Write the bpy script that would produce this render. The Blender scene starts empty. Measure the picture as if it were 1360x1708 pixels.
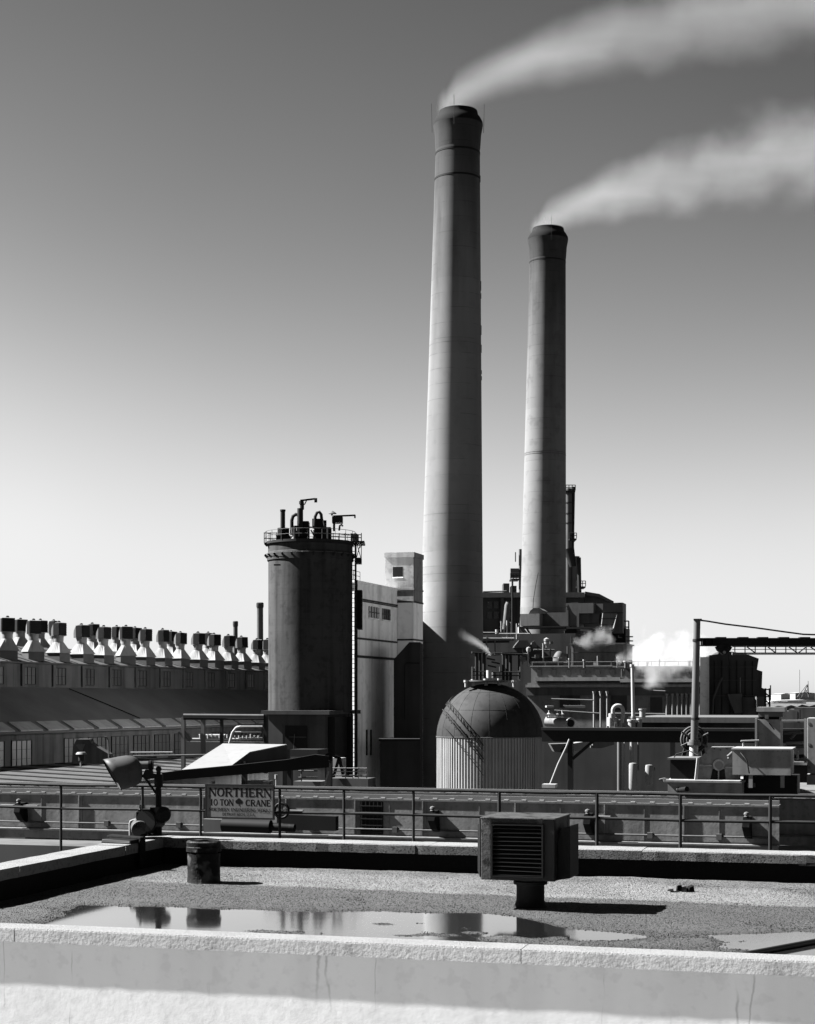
import bpy, math, random
import numpy as np
from mathutils import Vector, Matrix

random.seed(7)
np.random.seed(7)
R = math.radians
sc = bpy.context.scene
C = sc.collection

# ------------------------------------------------------------------ camera, sky, sun, exposure
E = 16.0                      # eye height above the yard
FPX, CX, HY = 2800.0, 680.0, 1165.0   # focal length, centre column and horizon row in photo pixels (1360 x 1708)
cam = bpy.data.cameras.new('camera')
camo = bpy.data.objects.new('camera', cam)
C.objects.link(camo)
sc.camera = camo
camo.location = (0, 0, E)
camo.rotation_euler = (math.pi / 2, 0, 0)
cam.sensor_width = 36.0
cam.lens = 36.0 * FPX / 1708.0
cam.shift_y = (HY - 854.0) / 1708.0
cam.clip_start = 0.5
cam.clip_end = 20000.0

SUN_EL, SUN_AZ = 43.0, 10.5    # elevation; degrees beyond due left of the camera
world = bpy.data.worlds.new('World')
sc.world = world
world.use_nodes = True
wn = world.node_tree
bg = wn.nodes['Background']
sky = wn.nodes.new('ShaderNodeTexSky')
sky.sky_type = 'NISHITA'
sky.sun_disc = False
sky.sun_elevation = R(SUN_EL)
sky.sun_rotation = R(270.0 + SUN_AZ)
sky.air_density = 2.0
sky.dust_density = 0.3
sky.ozone_density = 1.0
sep = wn.nodes.new('ShaderNodeSeparateColor')      # black and white film behind a red filter: red light only
pw = wn.nodes.new('ShaderNodeMath'); pw.operation = 'POWER'; pw.inputs[1].default_value = 2.6
ml = wn.nodes.new('ShaderNodeMath'); ml.operation = 'MULTIPLY'; ml.inputs[1].default_value = 0.0176
wn.links.new(sky.outputs[0], sep.inputs[0])
wn.links.new(sep.outputs[0], pw.inputs[0])
wn.links.new(pw.outputs[0], ml.inputs[0])
shd = wn.nodes.new('ShaderNodeMath'); shd.operation = 'SMOOTH_MIN'     # shoulder of the film
shd.inputs[1].default_value = 1.62; shd.inputs[2].default_value = 2.1
wn.links.new(ml.outputs[0], shd.inputs[0])
tcw = wn.nodes.new('ShaderNodeTexCoord')           # thin uneven haze
nzw = wn.nodes.new('ShaderNodeTexNoise'); nzw.inputs['Scale'].default_value = 3.2; nzw.inputs['Detail'].default_value = 3.0; nzw.inputs['Roughness'].default_value = 0.45
mpw = wn.nodes.new('ShaderNodeMapRange'); mpw.inputs['From Min'].default_value = 0.3; mpw.inputs['From Max'].default_value = 0.7
mpw.inputs['To Min'].default_value = 0.95; mpw.inputs['To Max'].default_value = 1.05
hzm = wn.nodes.new('ShaderNodeMath'); hzm.operation = 'MULTIPLY'
wn.links.new(tcw.outputs['Generated'], nzw.inputs['Vector'])
wn.links.new(nzw.outputs['Fac'], mpw.inputs['Value'])
wn.links.new(shd.outputs[0], hzm.inputs[0])
wn.links.new(mpw.outputs[0], hzm.inputs[1])
wn.links.new(hzm.outputs[0], bg.inputs[0])
bg.inputs[1].default_value = 0.05

sl = bpy.data.lights.new('sun', 'SUN')
sl.energy = 5.0
sl.angle = R(0.53)
sl.color = (1, 1, 1)          # a black and white picture: no tint
so = bpy.data.objects.new('sun', sl)
C.objects.link(so)
sd = Vector((-math.cos(R(SUN_AZ)) * math.cos(R(SUN_EL)), math.sin(R(SUN_AZ)) * math.cos(R(SUN_EL)), math.sin(R(SUN_EL))))
so.rotation_euler = sd.to_track_quat('Z', 'Y').to_euler()
so.location = (-60, 0, 90)

sc.view_settings.view_transform = 'Standard'
sc.view_settings.look = 'None'
sc.view_settings.exposure = 3.4
sc.view_settings.gamma = 1.0
sc.view_settings.use_curve_mapping = False
sc.cycles.use_denoising = True
sc.cycles.max_bounces = 8
sc.cycles.volume_bounces = 4
sc.cycles.volume_step_rate = 1.0
sc.cycles.volume_max_steps = 256

# ------------------------------------------------------------------ helpers
def P(px, py, Y):
    return Vector(((px - CX) / FPX * Y, Y, E - (py - HY) / FPX * Y))

def M_(Y):                     # metres for one photo pixel at distance Y
    return Y / FPX

class Frame:
    """a level frame at (x, y): a runs right (and nearer), b runs away"""
    def __init__(s, x, y, yaw):
        s.o = Vector((x, y, 0)); t = R(yaw)
        s.u = Vector((math.cos(t), -math.sin(t), 0)); s.v = Vector((math.sin(t), math.cos(t), 0))
    def p(s, a, b, z):
        return s.o + s.u * a + s.v * b + Vector((0, 0, z))
    def inv(s, q):
        d = Vector((q.x, q.y, 0)) - s.o
        return d.dot(s.u), d.dot(s.v)

class CamScaledFrame(Frame):
    """a frame whose offsets and heights are scaled by k about the camera"""
    def __init__(s, x, y, yaw, k):
        Frame.__init__(s, x, y, yaw); s.k = k
    def p(s, a, b, z):
        return s.o + s.u * (a * s.k) + s.v * (b * s.k) + Vector((0, 0, E + (z - E) * s.k))

YAW = 15.8
OFF = {}

class MB:
    def __init__(s):
        s.v = []; s.f = []; s.sm = []
    def add(s, vs, fs, smooth=False):
        n = len(s.v)
        s.v += [tuple(x) for x in vs]
        s.f += [tuple(i + n for i in f) for f in fs]
        s.sm += [smooth] * len(fs)
        return s
    def hexa(s, c):            # eight corners: bottom four anticlockwise, then top four
        return s.add(c, [(3, 2, 1, 0), (4, 5, 6, 7), (0, 1, 5, 4), (1, 2, 6, 5), (2, 3, 7, 6), (3, 0, 4, 7)])
    def box(s, x0, x1, y0, y1, z0, z1):
        return s.hexa([(x0, y0, z0), (x1, y0, z0), (x1, y1, z0), (x0, y1, z0), (x0, y0, z1), (x1, y0, z1), (x1, y1, z1), (x0, y1, z1)])
    def fbox(s, fr, a0, a1, b0, b1, z0, z1):
        return s.hexa([fr.p(a0, b0, z0), fr.p(a1, b0, z0), fr.p(a1, b1, z0), fr.p(a0, b1, z0), fr.p(a0, b0, z1), fr.p(a1, b0, z1), fr.p(a1, b1, z1), fr.p(a0, b1, z1)])
    def pbox(s, x0, y0, x1, y1, Y, d=1.0):     # front face x0..x1, y0 (top)..y1 (bottom) at distance Y, d metres deep
        a = P(x0, y1, Y); b = P(x1, y0, Y)
        return s.box(a.x, b.x, Y, Y + d, a.z, b.z)
    def ybox(s, x0, y0, x1, y1, Y, d=1.0, yaw=YAW):   # the same, turned with the plant's grid; Y at its left edge
        fr, w = yframe(x0, x1, Y, yaw)
        return s.fbox(fr, 0, w, 0, d, E - (y1 - HY) / FPX * Y, E - (y0 - HY) / FPX * Y)
    def prism(s, pts, off):
        n = len(pts); off = Vector(off)
        vs = [Vector(p) for p in pts] + [Vector(p) + off for p in pts]
        nrm = Vector((0, 0, 0))
        for i in range(n):
            nrm += Vector(pts[i]).cross(Vector(pts[(i + 1) % n]))
        fs = [tuple(range(n)), tuple(range(2 * n - 1, n - 1, -1))] + [((i + 1) % n, i, i + n, (i + 1) % n + n) for i in range(n)]
        if nrm.dot(off) > 0:
            fs = [tuple(reversed(f)) for f in fs]
        return s.add(vs, fs)
    def cyl(s, p0, p1, r0, r1=None, n=14, caps=True, smooth=True):
        p0 = Vector(p0); p1 = Vector(p1); r1 = r0 if r1 is None else r1
        d = (p1 - p0).normalized()
        x = d.orthogonal().normalized(); y = d.cross(x)
        k = [x * math.cos(2 * math.pi * i / n) + y * math.sin(2 * math.pi * i / n) for i in range(n)]
        s.add([p0 + q * r0 for q in k] + [p1 + q * r1 for q in k], [(i, (i + 1) % n, (i + 1) % n + n, i + n) for i in range(n)], smooth)
        if caps:
            s.add([p0 + q * r0 for q in k], [tuple(range(n - 1, -1, -1))])
            s.add([p1 + q * r1 for q in k], [tuple(range(n))])
        return s
    def pcyl(s, px, y0, y1, wpx, Y, wtop=None, n=14):   # upright cylinder seen at column px
        a = P(px, y1, Y); b = P(px, y0, Y)
        return s.cyl(a, b, wpx / 2 * M_(Y), (wpx if wtop is None else wtop) / 2 * M_(Y), n)
    def tube(s, pts, r, n=8):
        pts = [Vector(p) for p in pts]
        rings = []; up = None
        for i, p in enumerate(pts):
            d = (pts[min(i + 1, len(pts) - 1)] - pts[max(i - 1, 0)]).normalized()
            if up is None:
                up = d.orthogonal().normalized()
            x = (up - d * up.dot(d)).normalized(); up = x; y = d.cross(x)
            rr = r[i] if isinstance(r, (list, tuple)) else r
            rings.append([p + (x * math.cos(2 * math.pi * j / n) + y * math.sin(2 * math.pi * j / n)) * rr for j in range(n)])
        vs = [q for g in rings for q in g]; fs = []
        for i in range(len(pts) - 1):
            for j in range(n):
                fs.append((i * n + j, i * n + (j + 1) % n, (i + 1) * n + (j + 1) % n, (i + 1) * n + j))
        s.add(vs, fs, True)
        s.add(rings[0], [tuple(range(n - 1, -1, -1))]); s.add(rings[-1], [tuple(range(n))])
        return s
    def lathe(s, c, prof, n=48, lean=(0, 0), sharp=35, wob=None):
        """profile of (r, z); lean: x and y shift per metre of height above c"""
        c = Vector(c); segs = [[prof[0]]]
        for i in range(1, len(prof)):
            if i >= 2:
                a = math.atan2(prof[i - 1][1] - prof[i - 2][1], prof[i - 1][0] - prof[i - 2][0]); b = math.atan2(prof[i][1] - prof[i - 1][1], prof[i][0] - prof[i - 1][0])
                if abs((b - a + math.pi) % (2 * math.pi) - math.pi) > R(sharp):
                    segs.append([prof[i - 1]])
            segs[-1].append(prof[i])
        for g in segs:
            vs = []
            for (r, z) in g:
                for j in range(n):
                    t = 2 * math.pi * j / n; rr = r if wob is None else r * wob(t, z)
                    vs.append(c + Vector((rr * math.cos(t) + lean[0] * z, rr * math.sin(t) + lean[1] * z, z)))
            fs = [(i * n + j, i * n + (j + 1) % n, (i + 1) * n + (j + 1) % n, (i + 1) * n + j) for i in range(len(g) - 1) for j in range(n)]
            s.add(vs, fs, True)
        return s
    def bar(s, p0, p1, w, h=None):     # square bar
        p0 = Vector(p0); p1 = Vector(p1); h = w if h is None else h
        d = (p1 - p0).normalized()
        x = d.cross(Vector((0, 0, 1)))
        x = x.normalized() if x.length > 1e-3 else Vector((1, 0, 0))
        y = x.cross(d)
        q = [(-1, -1), (1, -1), (1, 1), (-1, 1)]
        c = [p + x * (i * w / 2) + y * (j * h / 2) for p in (p0, p1) for i, j in q]
        return s.hexa(c)
    def build(s, name, mat, parent=None, bevel=0.0):
        off = OFF[parent.name] if parent is not None else Vector((0, 0, 0))
        me = bpy.data.meshes.new(name)
        me.from_pydata([(x - off.x, y - off.y, z - off.z) for x, y, z in s.v], [], s.f)
        me.polygons.foreach_set('use_smooth', s.sm)
        me.materials.append(MAT[mat] if isinstance(mat, str) else mat)
        me.update()
        o = bpy.data.objects.new(name, me)
        C.objects.link(o)
        o.parent = parent
        OFF[o.name] = off
        if bevel:
            m = o.modifiers.new('bevel', 'BEVEL'); m.width = bevel; m.segments = 2; m.limit_method = 'ANGLE'
        return o

def yframe(x0, x1, Y, yaw=YAW):
    t = R(yaw); k0 = (x0 - CX) / FPX; k1 = (x1 - CX) / FPX
    return Frame(k0 * Y, Y, yaw), (k1 - k0) * Y / (math.cos(t) + k1 * math.sin(t))

def tag(o, label, cat=None, group=None, kind=None):
    if label: o['label'] = label
    if cat: o['category'] = cat
    if group: o['group'] = group
    if kind: o['kind'] = kind
    return o

def thing(name, label, cat, loc, group=None):
    o = bpy.data.objects.new(name, None)
    o.empty_display_size = 0.2
    C.objects.link(o)
    o.location = loc
    OFF[o.name] = Vector(loc)
    return tag(o, label, cat, group)

def dup(root, loc, rz=0.0, label=None, parent=None):
    r = root.copy(); C.objects.link(r); r.location = loc; r.rotation_euler = (0, 0, rz)
    if label: r['label'] = label
    for ch in root.children:
        c = ch.copy(); C.objects.link(c); c.parent = r
        for g in ch.children:
            d = g.copy(); C.objects.link(d); d.parent = c
    return r

def share(o, loc, parent):      # a copy of one part, same mesh
    c = o.copy(); C.objects.link(c); c.parent = parent; c.location = loc
    return c

# ------------------------------------------------------------------ materials (grey values: the picture is black and white)
MAT = {}
GAIN = 0.0945      # greys below were judged on screen; this darkens them under raised exposure, for deeper shade
def gray(name, v, amp=0.25, scale=1.0, streak=0.0, rough=0.85, bump=0.0, bscale=30.0, speck=0.0, speck_scale=40.0, speck_dark=True, spec=0.12, metal=0.0, cracks=0.0, soot=None, strscale=None, courses=0.0):
    m = bpy.data.materials.new(name); m.use_nodes = True
    nt = m.node_tree; N = nt.nodes; L = nt.links
    b = N['Principled BSDF']
    b.inputs['Roughness'].default_value = rough
    b.inputs['Specular IOR Level'].default_value = spec * 0.3
    b.inputs['Metallic'].default_value = metal
    g = N.new('ShaderNodeNewGeometry')
    def math_(op, a, c=None):
        x = N.new('ShaderNodeMath'); x.operation = op
        for i, q in enumerate((a, c)):
            if q is None: continue
            if isinstance(q, (int, float)): x.inputs[i].default_value = q
            else: L.new(q, x.inputs[i])
        return x.outputs[0]
    def noise(sc_, det=4, vec=None, rg=0.55):
        n = N.new('ShaderNodeTexNoise'); n.inputs['Scale'].default_value = sc_; n.inputs['Detail'].default_value = det; n.inputs['Roughness'].default_value = rg
        L.new(vec or g.outputs['Position'], n.inputs['Vector'])
        return n.outputs['Fac']
    def ramp(x, lo, hi, to0=0.0, to1=1.0):
        r = N.new('ShaderNodeMapRange'); r.interpolation_type = 'SMOOTHSTEP'
        L.new(x, r.inputs['Value'])
        for k, q in zip(('From Min', 'From Max', 'To Min', 'To Max'), (lo, hi, to0, to1)): r.inputs[k].default_value = q
        return r.outputs[0]
    fac = math_('ADD', math_('MULTIPLY', math_('SUBTRACT', noise(scale, 6, rg=0.6), 0.5), 2.6 * amp), 1.0)
    if streak:
        mp = N.new('ShaderNodeMapping'); mp.inputs['Scale'].default_value = strscale or (1, 1, 0.07)
        L.new(g.outputs['Position'], mp.inputs['Vector'])
        st = noise(scale * 3.0, 4, mp.outputs[0])
        fac = math_('MULTIPLY', fac, math_('SUBTRACT', 1.0, math_('MULTIPLY', ramp(st, 0.42, 0.72), streak)))
    if speck:
        sp = noise(speck_scale, 2)
        if speck_dark: fac = math_('MULTIPLY', fac, math_('SUBTRACT', 1.0, math_('MULTIPLY', ramp(sp, 0.52, 0.68), speck)))
        else: fac = math_('MULTIPLY', fac, math_('ADD', 1.0, math_('MULTIPLY', ramp(sp, 0.52, 0.7), speck)))
    if cracks:
        mp = N.new('ShaderNodeMapping'); mp.inputs['Scale'].default_value = (1.0, 1.0, 0.06)
        L.new(g.outputs['Position'], mp.inputs['Vector'])
        ad = N.new('ShaderNodeVectorMath'); ad.operation = 'ADD'
        dn = N.new('ShaderNodeTexNoise'); dn.inputs['Scale'].default_value = 5.0; dn.inputs['Detail'].default_value = 4
        L.new(g.outputs['Position'], dn.inputs['Vector'])
        ms = N.new('ShaderNodeVectorMath'); ms.operation = 'SCALE'; ms.inputs['Scale'].default_value = 0.035
        L.new(dn.outputs['Color'], ms.inputs[0]); L.new(mp.outputs[0], ad.inputs[0]); L.new(ms.outputs[0], ad.inputs[1])
        vo = N.new('ShaderNodeTexVoronoi'); vo.feature = 'DISTANCE_TO_EDGE'; vo.inputs['Scale'].default_value = 1.4
        L.new(ad.outputs[0], vo.inputs['Vector'])
        ck = math_('MULTIPLY', ramp(vo.outputs['Distance'], 0.0, 0.007, 1.0, 0.0), ramp(noise(1.7, 3), 0.48, 0.6))
        fac = math_('MULTIPLY', fac, math_('SUBTRACT', 1.0, math_('MULTIPLY', ck, cracks)))
    if courses:                 # faint joints between the lifts of poured concrete, each lift a shade of its own
        cx3 = N.new('ShaderNodeSeparateXYZ'); L.new(g.outputs['Position'], cx3.inputs[0])
        zs = math_('DIVIDE', cx3.outputs[2], courses)
        fr_ = math_('FRACT', zs)
        jt = math_('MULTIPLY', ramp(math_('ABSOLUTE', math_('SUBTRACT', fr_, 0.5)), 0.465, 0.497), ramp(noise(0.5, 3), 0.42, 0.62))
        wn_ = N.new('ShaderNodeTexWhiteNoise'); wn_.noise_dimensions = '1D'; L.new(math_('FLOOR', zs), wn_.inputs['W'])
        fac = math_('MULTIPLY', fac, math_('SUBTRACT', 1.0, math_('MULTIPLY', jt, 0.34)))
        fac = math_('MULTIPLY', fac, math_('ADD', 0.94, math_('MULTIPLY', wn_.outputs['Value'], 0.10)))
    val = math_('MULTIPLY', fac, v * GAIN)
    if soot:                    # (height where it starts, height where it is full, darkest factor)
        sx = N.new('ShaderNodeSeparateXYZ'); L.new(g.outputs['Position'], sx.inputs[0])
        mps = N.new('ShaderNodeMapping'); mps.inputs['Scale'].default_value = (1, 1, 0.12); L.new(g.outputs['Position'], mps.inputs['Vector'])
        hz = math_('ADD', sx.outputs[2], math_('MULTIPLY', math_('SUBTRACT', noise(0.5, 5, mps.outputs[0]), 0.5), 26.0))
        val = math_('MULTIPLY', val, ramp(hz, soot[0], soot[1], 1.0, soot[2]))
    val = math_('MAXIMUM', val, 0.004)
    cc = N.new('ShaderNodeCombineColor')
    for i in range(3): L.new(val, cc.inputs[i])
    L.new(cc.outputs[0], b.inputs['Base Color'])
    if bump:
        bp = N.new('ShaderNodeBump'); bp.inputs['Strength'].default_value = bump; bp.inputs['Distance'].default_value = 0.02
        L.new(noise(bscale, 5), bp.inputs['Height']); L.new(bp.outputs[0], b.inputs['Normal'])
    MAT[name] = m
    return m

gray('chimney_concrete', 0.82, 0.14, 0.12, streak=0.2, speck=0.07, speck_scale=0.9, bump=0.1, bscale=2.0, soot=(E + 34, E + 62, 0.22), courses=1.55)
gray('chimney_concrete_far', 0.78, 0.16, 0.12, streak=0.28, speck=0.16, speck_scale=0.7, bump=0.15, bscale=2.0, soot=(E + 38, E + 70, 0.22), courses=1.55)
gray('soot', 0.045, 0.3, 0.6)
gray('steel_band', 0.06, 0.2, 1.0, rough=0.7)
gray('silo_brick', 0.25, 0.3, 0.3, streak=0.55, speck=0.25, speck_scale=1.6, bump=0.3, bscale=5, courses=0.5)
gray('silo_base', 0.32, 0.25, 0.4, streak=0.3)
gray('dark_steel', 0.11, 0.3, 1.2, rough=0.65)
gray('black_steel', 0.07, 0.3, 1.2, rough=0.6)
gray('mid_steel', 0.5, 0.2, 1.0, streak=0.2, rough=0.6)
gray('pale_steel', 1.1, 0.15, 1.0, streak=0.2, rough=0.6)
gray('white_pipe', 1.6, 0.12, 1.5, streak=0.2, rough=0.5)
gray('white_paint', 8.5, 0.12, 0.25, streak=0.32, speck=0.15, speck_scale=1.0, bump=0.1, bscale=4)  # raised to lighten walls that stand in shade
gray('white_paint_sunlit', 1.9, 0.18, 0.5, streak=0.3, speck=0.25, speck_scale=1.6, bump=0.1, bscale=4)  # darker copy of the white paint for the part the sun strikes
gray('dark_wall', 0.26, 0.3, 0.3, streak=0.4)
gray('dim_wall', 0.45, 0.3, 0.3, streak=0.4)
gray('shop_wall', 0.36, 0.35, 0.4, streak=0.5)
gray('shop_glass', 0.2, 0.35, 0.25, streak=0.2, rough=0.35, spec=0.5)
gray('tar_roof', 0.42, 0.35, 0.25, rough=0.9)
gray('felt_roof', 0.3, 0.3, 0.4, streak=0.2)
gray('skylight_glass', 1.2, 0.25, 0.5, streak=0.2)
gray('seam_tar', 0.02, 0.2, 1.0)
gray('galvanised', 0.9, 0.12, 1.2, streak=0.15, rough=0.55)
gray('vent_dark', 0.04, 0.3, 1.5, rough=0.7)
gray('dome_paint', 0.17, 0.22, 0.5, streak=0.25, speck=0.2, speck_scale=2.2, rough=0.7, bump=0.15, bscale=1.5)
gray('corrugated', 1.7, 0.15, 0.7, streak=0.3, rough=0.6)
gray('concrete', 1.0, 0.2, 0.5, streak=0.25, speck=0.2, speck_scale=6)
gray('house_wall', 0.9, 0.25, 0.3, streak=0.35, speck=0.2, speck_scale=3)
gray('cornice', 1.2, 0.2, 0.6, streak=0.3)
gray('glass_dark', 0.02, 0.2, 1.0, rough=0.15, spec=0.6)
gray('yard', 0.5, 0.35, 0.08, speck=0.3, speck_scale=0.8)
gray('coping', 0.85, 0.12, 1.2, speck=0.25, speck_scale=55, streak=0.12, bump=0.6, bscale=75)
gray('coping_face', 2.15, 0.16, 1.0, speck=0.2, speck_scale=30, streak=0.25, bump=0.16, bscale=40)  # paler than the top, making up in colour for weak light
gray('coping_rough_shade', 0.55, 0.25, 2.5, speck=0.75, speck_scale=48, bump=0.8, bscale=90)  # darker than the top: the far face's shade is put into the colour
gray('coping_side', 0.8, 0.2, 2.0, speck=0.3, speck_scale=22, bump=0.8, bscale=50)
gray('front_wall', 3.4, 0.08, 0.6, streak=0.14, cracks=0.33, speck=0.08, speck_scale=12, bump=0.08, bscale=14)
gray('bounce_roof', 2.2, 0.12, 0.7, speck=0.2, speck_scale=20)
gray('roof_tar', 0.05, 0.3, 1.0, rough=0.9, bump=0.4, bscale=14, spec=0.1)
gray('vent_metal', 0.03, 0.6, 3.0, speck=4.0, speck_scale=5.0, speck_dark=False, streak=0.3, rough=0.55, bump=0.35, bscale=22)
gray('vent_edge', 0.22, 0.5, 6.0, speck=0.75, speck_scale=9.0, rough=0.55, bump=0.4, bscale=30)
gray('vent_black', 0.009, 0.4, 4.0, rough=0.7, spec=0.15)
gray('slat_metal', 0.028, 0.5, 4.0, rough=0.45, strscale=(0.2, 1, 1), streak=0.5)
gray('tarred_pipe', 0.03, 0.6, 8.0, speck=9.0, speck_scale=7.5, speck_dark=False, rough=0.6, bump=0.6, bscale=18)
gray('rail_paint', 0.13, 0.25, 4.0, streak=0.2, rough=0.6)
gray('girder_paint', 1.15, 0.16, 1.2, streak=0.32, speck=0.2, speck_scale=9, rough=0.65, bump=0.15, bscale=10)
gray('girder_flange', 0.7, 0.2, 2.0, speck=0.3, speck_scale=12, rough=0.6)
gray('rail_steel', 0.8, 0.15, 2.0, rough=0.4, spec=0.5)
gray('dark_machine', 0.03, 0.5, 5.0, rough=0.5, speck=2.0, speck_scale=8, speck_dark=False)
gray('lamp_enamel', 0.3, 0.2, 3.0, rough=0.5, speck=0.2, speck_scale=20)
gray('lamp_white', 0.6, 0.1, 3.0, rough=0.4)
gray('sign_board', 0.95, 0.14, 2.5, streak=0.2, speck=0.15, speck_scale=20, rough=0.6)
gray('sign_ink', 0.018, 0.2, 6.0, rough=0.6)
gray('sign_ink_worn', 0.07, 0.5, 14.0, rough=0.6)
gray('trolley_paint', 1.15, 0.14, 1.4, streak=0.3, speck=0.15, speck_scale=12, rough=0.6)
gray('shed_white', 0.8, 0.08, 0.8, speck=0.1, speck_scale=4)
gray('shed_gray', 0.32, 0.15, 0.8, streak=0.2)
gray('pebble', 0.30, 0.9, 55.0, rough=0.9)
gray('pebble_dark', 0.10, 0.8, 55.0, rough=0.8)
gray('far_pale', 2.2, 0.2, 0.05)
gray('far_mid', 1.0, 0.25, 0.05)

def gravel_material(fr):
    m = bpy.data.materials.new('gravel'); m.use_nodes = True
    nt = m.node_tree; N = nt.nodes; L = nt.links; b = N['Principled BSDF']
    b.inputs['Roughness'].default_value = 0.9; b.inputs['Specular IOR Level'].default_value = 0.2
    g = N.new('ShaderNodeNewGeometry')
    def mth(op, a, c=None):
        x = N.new('ShaderNodeMath'); x.operation = op
        for i, q in enumerate((a, c)):
            if q is None: continue
            if isinstance(q, (int, float)): x.inputs[i].default_value = q
            else: L.new(q, x.inputs[i])
        return x.outputs[0]
    def rng(x, a, c, t0, t1):
        r = N.new('ShaderNodeMapRange'); r.interpolation_type = 'SMOOTHSTEP'; L.new(x, r.inputs['Value'])
        for k, q in zip(('From Min', 'From Max', 'To Min', 'To Max'), (a, c, t0, t1)): r.inputs[k].default_value = q
        return r.outputs[0]
    def noise(s, d=3):
        n = N.new('ShaderNodeTexNoise'); n.inputs['Scale'].default_value = s; n.inputs['Detail'].default_value = d
        L.new(g.outputs['Position'], n.inputs['Vector']); return n.outputs['Fac']
    vo = N.new('ShaderNodeTexVoronoi'); vo.inputs['Scale'].default_value = 105.0
    L.new(g.outputs['Position'], vo.inputs['Vector'])
    sc3 = N.new('ShaderNodeSeparateColor'); L.new(vo.outputs['Color'], sc3.inputs[0])
    dt = N.new('ShaderNodeVectorMath'); dt.operation = 'DOT_PRODUCT'; dt.inputs[1].default_value = tuple(fr.v)
    L.new(g.outputs['Position'], dt.inputs[0])
    dv = mth('DIVIDE', mth('SUBTRACT', dt.outputs['Value'], fr.o.dot(fr.v)), fr.k)        # b: 0 at the far parapet
    du = N.new('ShaderNodeVectorMath'); du.operation = 'DOT_PRODUCT'; du.inputs[1].default_value = tuple(fr.u)
    L.new(g.outputs['Position'], du.inputs[0])
    da = mth('DIVIDE', mth('SUBTRACT', du.outputs['Value'], fr.o.dot(fr.u)), fr.k)
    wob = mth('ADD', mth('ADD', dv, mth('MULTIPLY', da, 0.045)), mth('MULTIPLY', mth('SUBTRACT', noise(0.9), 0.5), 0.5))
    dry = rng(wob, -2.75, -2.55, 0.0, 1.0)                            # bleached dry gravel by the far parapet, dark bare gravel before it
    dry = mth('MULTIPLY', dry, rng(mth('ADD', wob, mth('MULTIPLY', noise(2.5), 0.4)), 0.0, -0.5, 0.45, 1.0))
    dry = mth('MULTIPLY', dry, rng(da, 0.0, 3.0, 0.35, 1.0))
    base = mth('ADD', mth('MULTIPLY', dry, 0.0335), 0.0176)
    sz = N.new('ShaderNodeSeparateXYZ'); L.new(g.outputs['Position'], sz.inputs[0])
    wet = rng(mth('ADD', sz.outputs[2], mth('MULTIPLY', mth('SUBTRACT', noise(6.0), 0.5), 0.022)), E - 3.0 * 0.6 - 0.010, E - 3.0 * 0.6 + 0.016, 0.32, 1.0)
    grain = mth('ADD', mth('MULTIPLY', mth('POWER', sc3.outputs[0], 1.6), 1.25), 0.5)
    val = mth('MULTIPLY', mth('MULTIPLY', base, wet), mth('MULTIPLY', grain, mth('ADD', noise(1.3, 5), 0.5)))
    cc = N.new('ShaderNodeCombineColor')
    for i in range(3): L.new(val, cc.inputs[i])
    L.new(cc.outputs[0], b.inputs['Base Color'])
    bp = N.new('ShaderNodeBump'); bp.inputs['Strength'].default_value = 1.0; bp.inputs['Distance'].default_value = 0.012
    L.new(mth('SUBTRACT', 1.0, vo.outputs['Distance']), bp.inputs['Height']); L.new(bp.outputs[0], b.inputs['Normal'])
    MAT['gravel'] = m

def water_material():
    m = bpy.data.materials.new('rain_water'); m.use_nodes = True
    nt = m.node_tree; N = nt.nodes; b = N['Principled BSDF']
    b.inputs['Base Color'].default_value = (0.0106, 0.0106, 0.0106, 1)
    b.inputs['Roughness'].default_value = 0.06
    b.inputs['IOR'].default_value = 1.75
    g = N.new('ShaderNodeNewGeometry'); n = N.new('ShaderNodeTexNoise'); n.inputs['Scale'].default_value = 2.0
    nt.links.new(g.outputs['Position'], n.inputs['Vector'])
    bp = N.new('ShaderNodeBump'); bp.inputs['Strength'].default_value = 0.02; bp.inputs['Distance'].default_value = 0.02
    nt.links.new(n.outputs['Fac'], bp.inputs['Height']); nt.links.new(bp.outputs[0], b.inputs['Normal'])
    gl = N.new('ShaderNodeBsdfGlossy'); gl.inputs['Roughness'].default_value = 0.06; gl.inputs['Color'].default_value = (.95, .95, .95, 1)
    nt.links.new(bp.outputs[0], gl.inputs['Normal'])
    mx = N.new('ShaderNodeMixShader'); mx.inputs[0].default_value = 0.72
    nt.links.new(b.outputs[0], mx.inputs[1]); nt.links.new(gl.outputs[0], mx.inputs[2])
    nt.links.new(mx.outputs[0], N['Material Output'].inputs['Surface'])
    MAT['rain_water'] = m
water_material()

# ------------------------------------------------------------------ the setting: yard
mb = MB(); mb.add([(-9000, -200, 0), (9000, -200, 0), (9000, 15000, 0), (-9000, 15000, 0)], [(0, 1, 2, 3)])
tag(mb.build('ground', 'yard'), 'dark factory yard stretching out to the horizon', kind='structure')

# ------------------------------------------------------------------ the near roof
KR = 0.60                          # factor by which the near roof group is scaled about the camera
VF = Frame(-4.39, 30.15, YAW)      # inner corner of the far and the left parapet, before that scaling
RF = CamScaledFrame(VF.o.x * KR, VF.o.y * KR, YAW, KR)
ZR, ZC = E - 3.0, E - 2.51         # gravel, top of coping, below the eye before that scaling
ZRM, ZCM = E - 3.0 * KR, E - 2.51 * KR   # the same once scaled about the camera
A1, BF = 26.0, -10.97              # right end, inner face of the front coping
gravel_material(RF)

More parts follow.
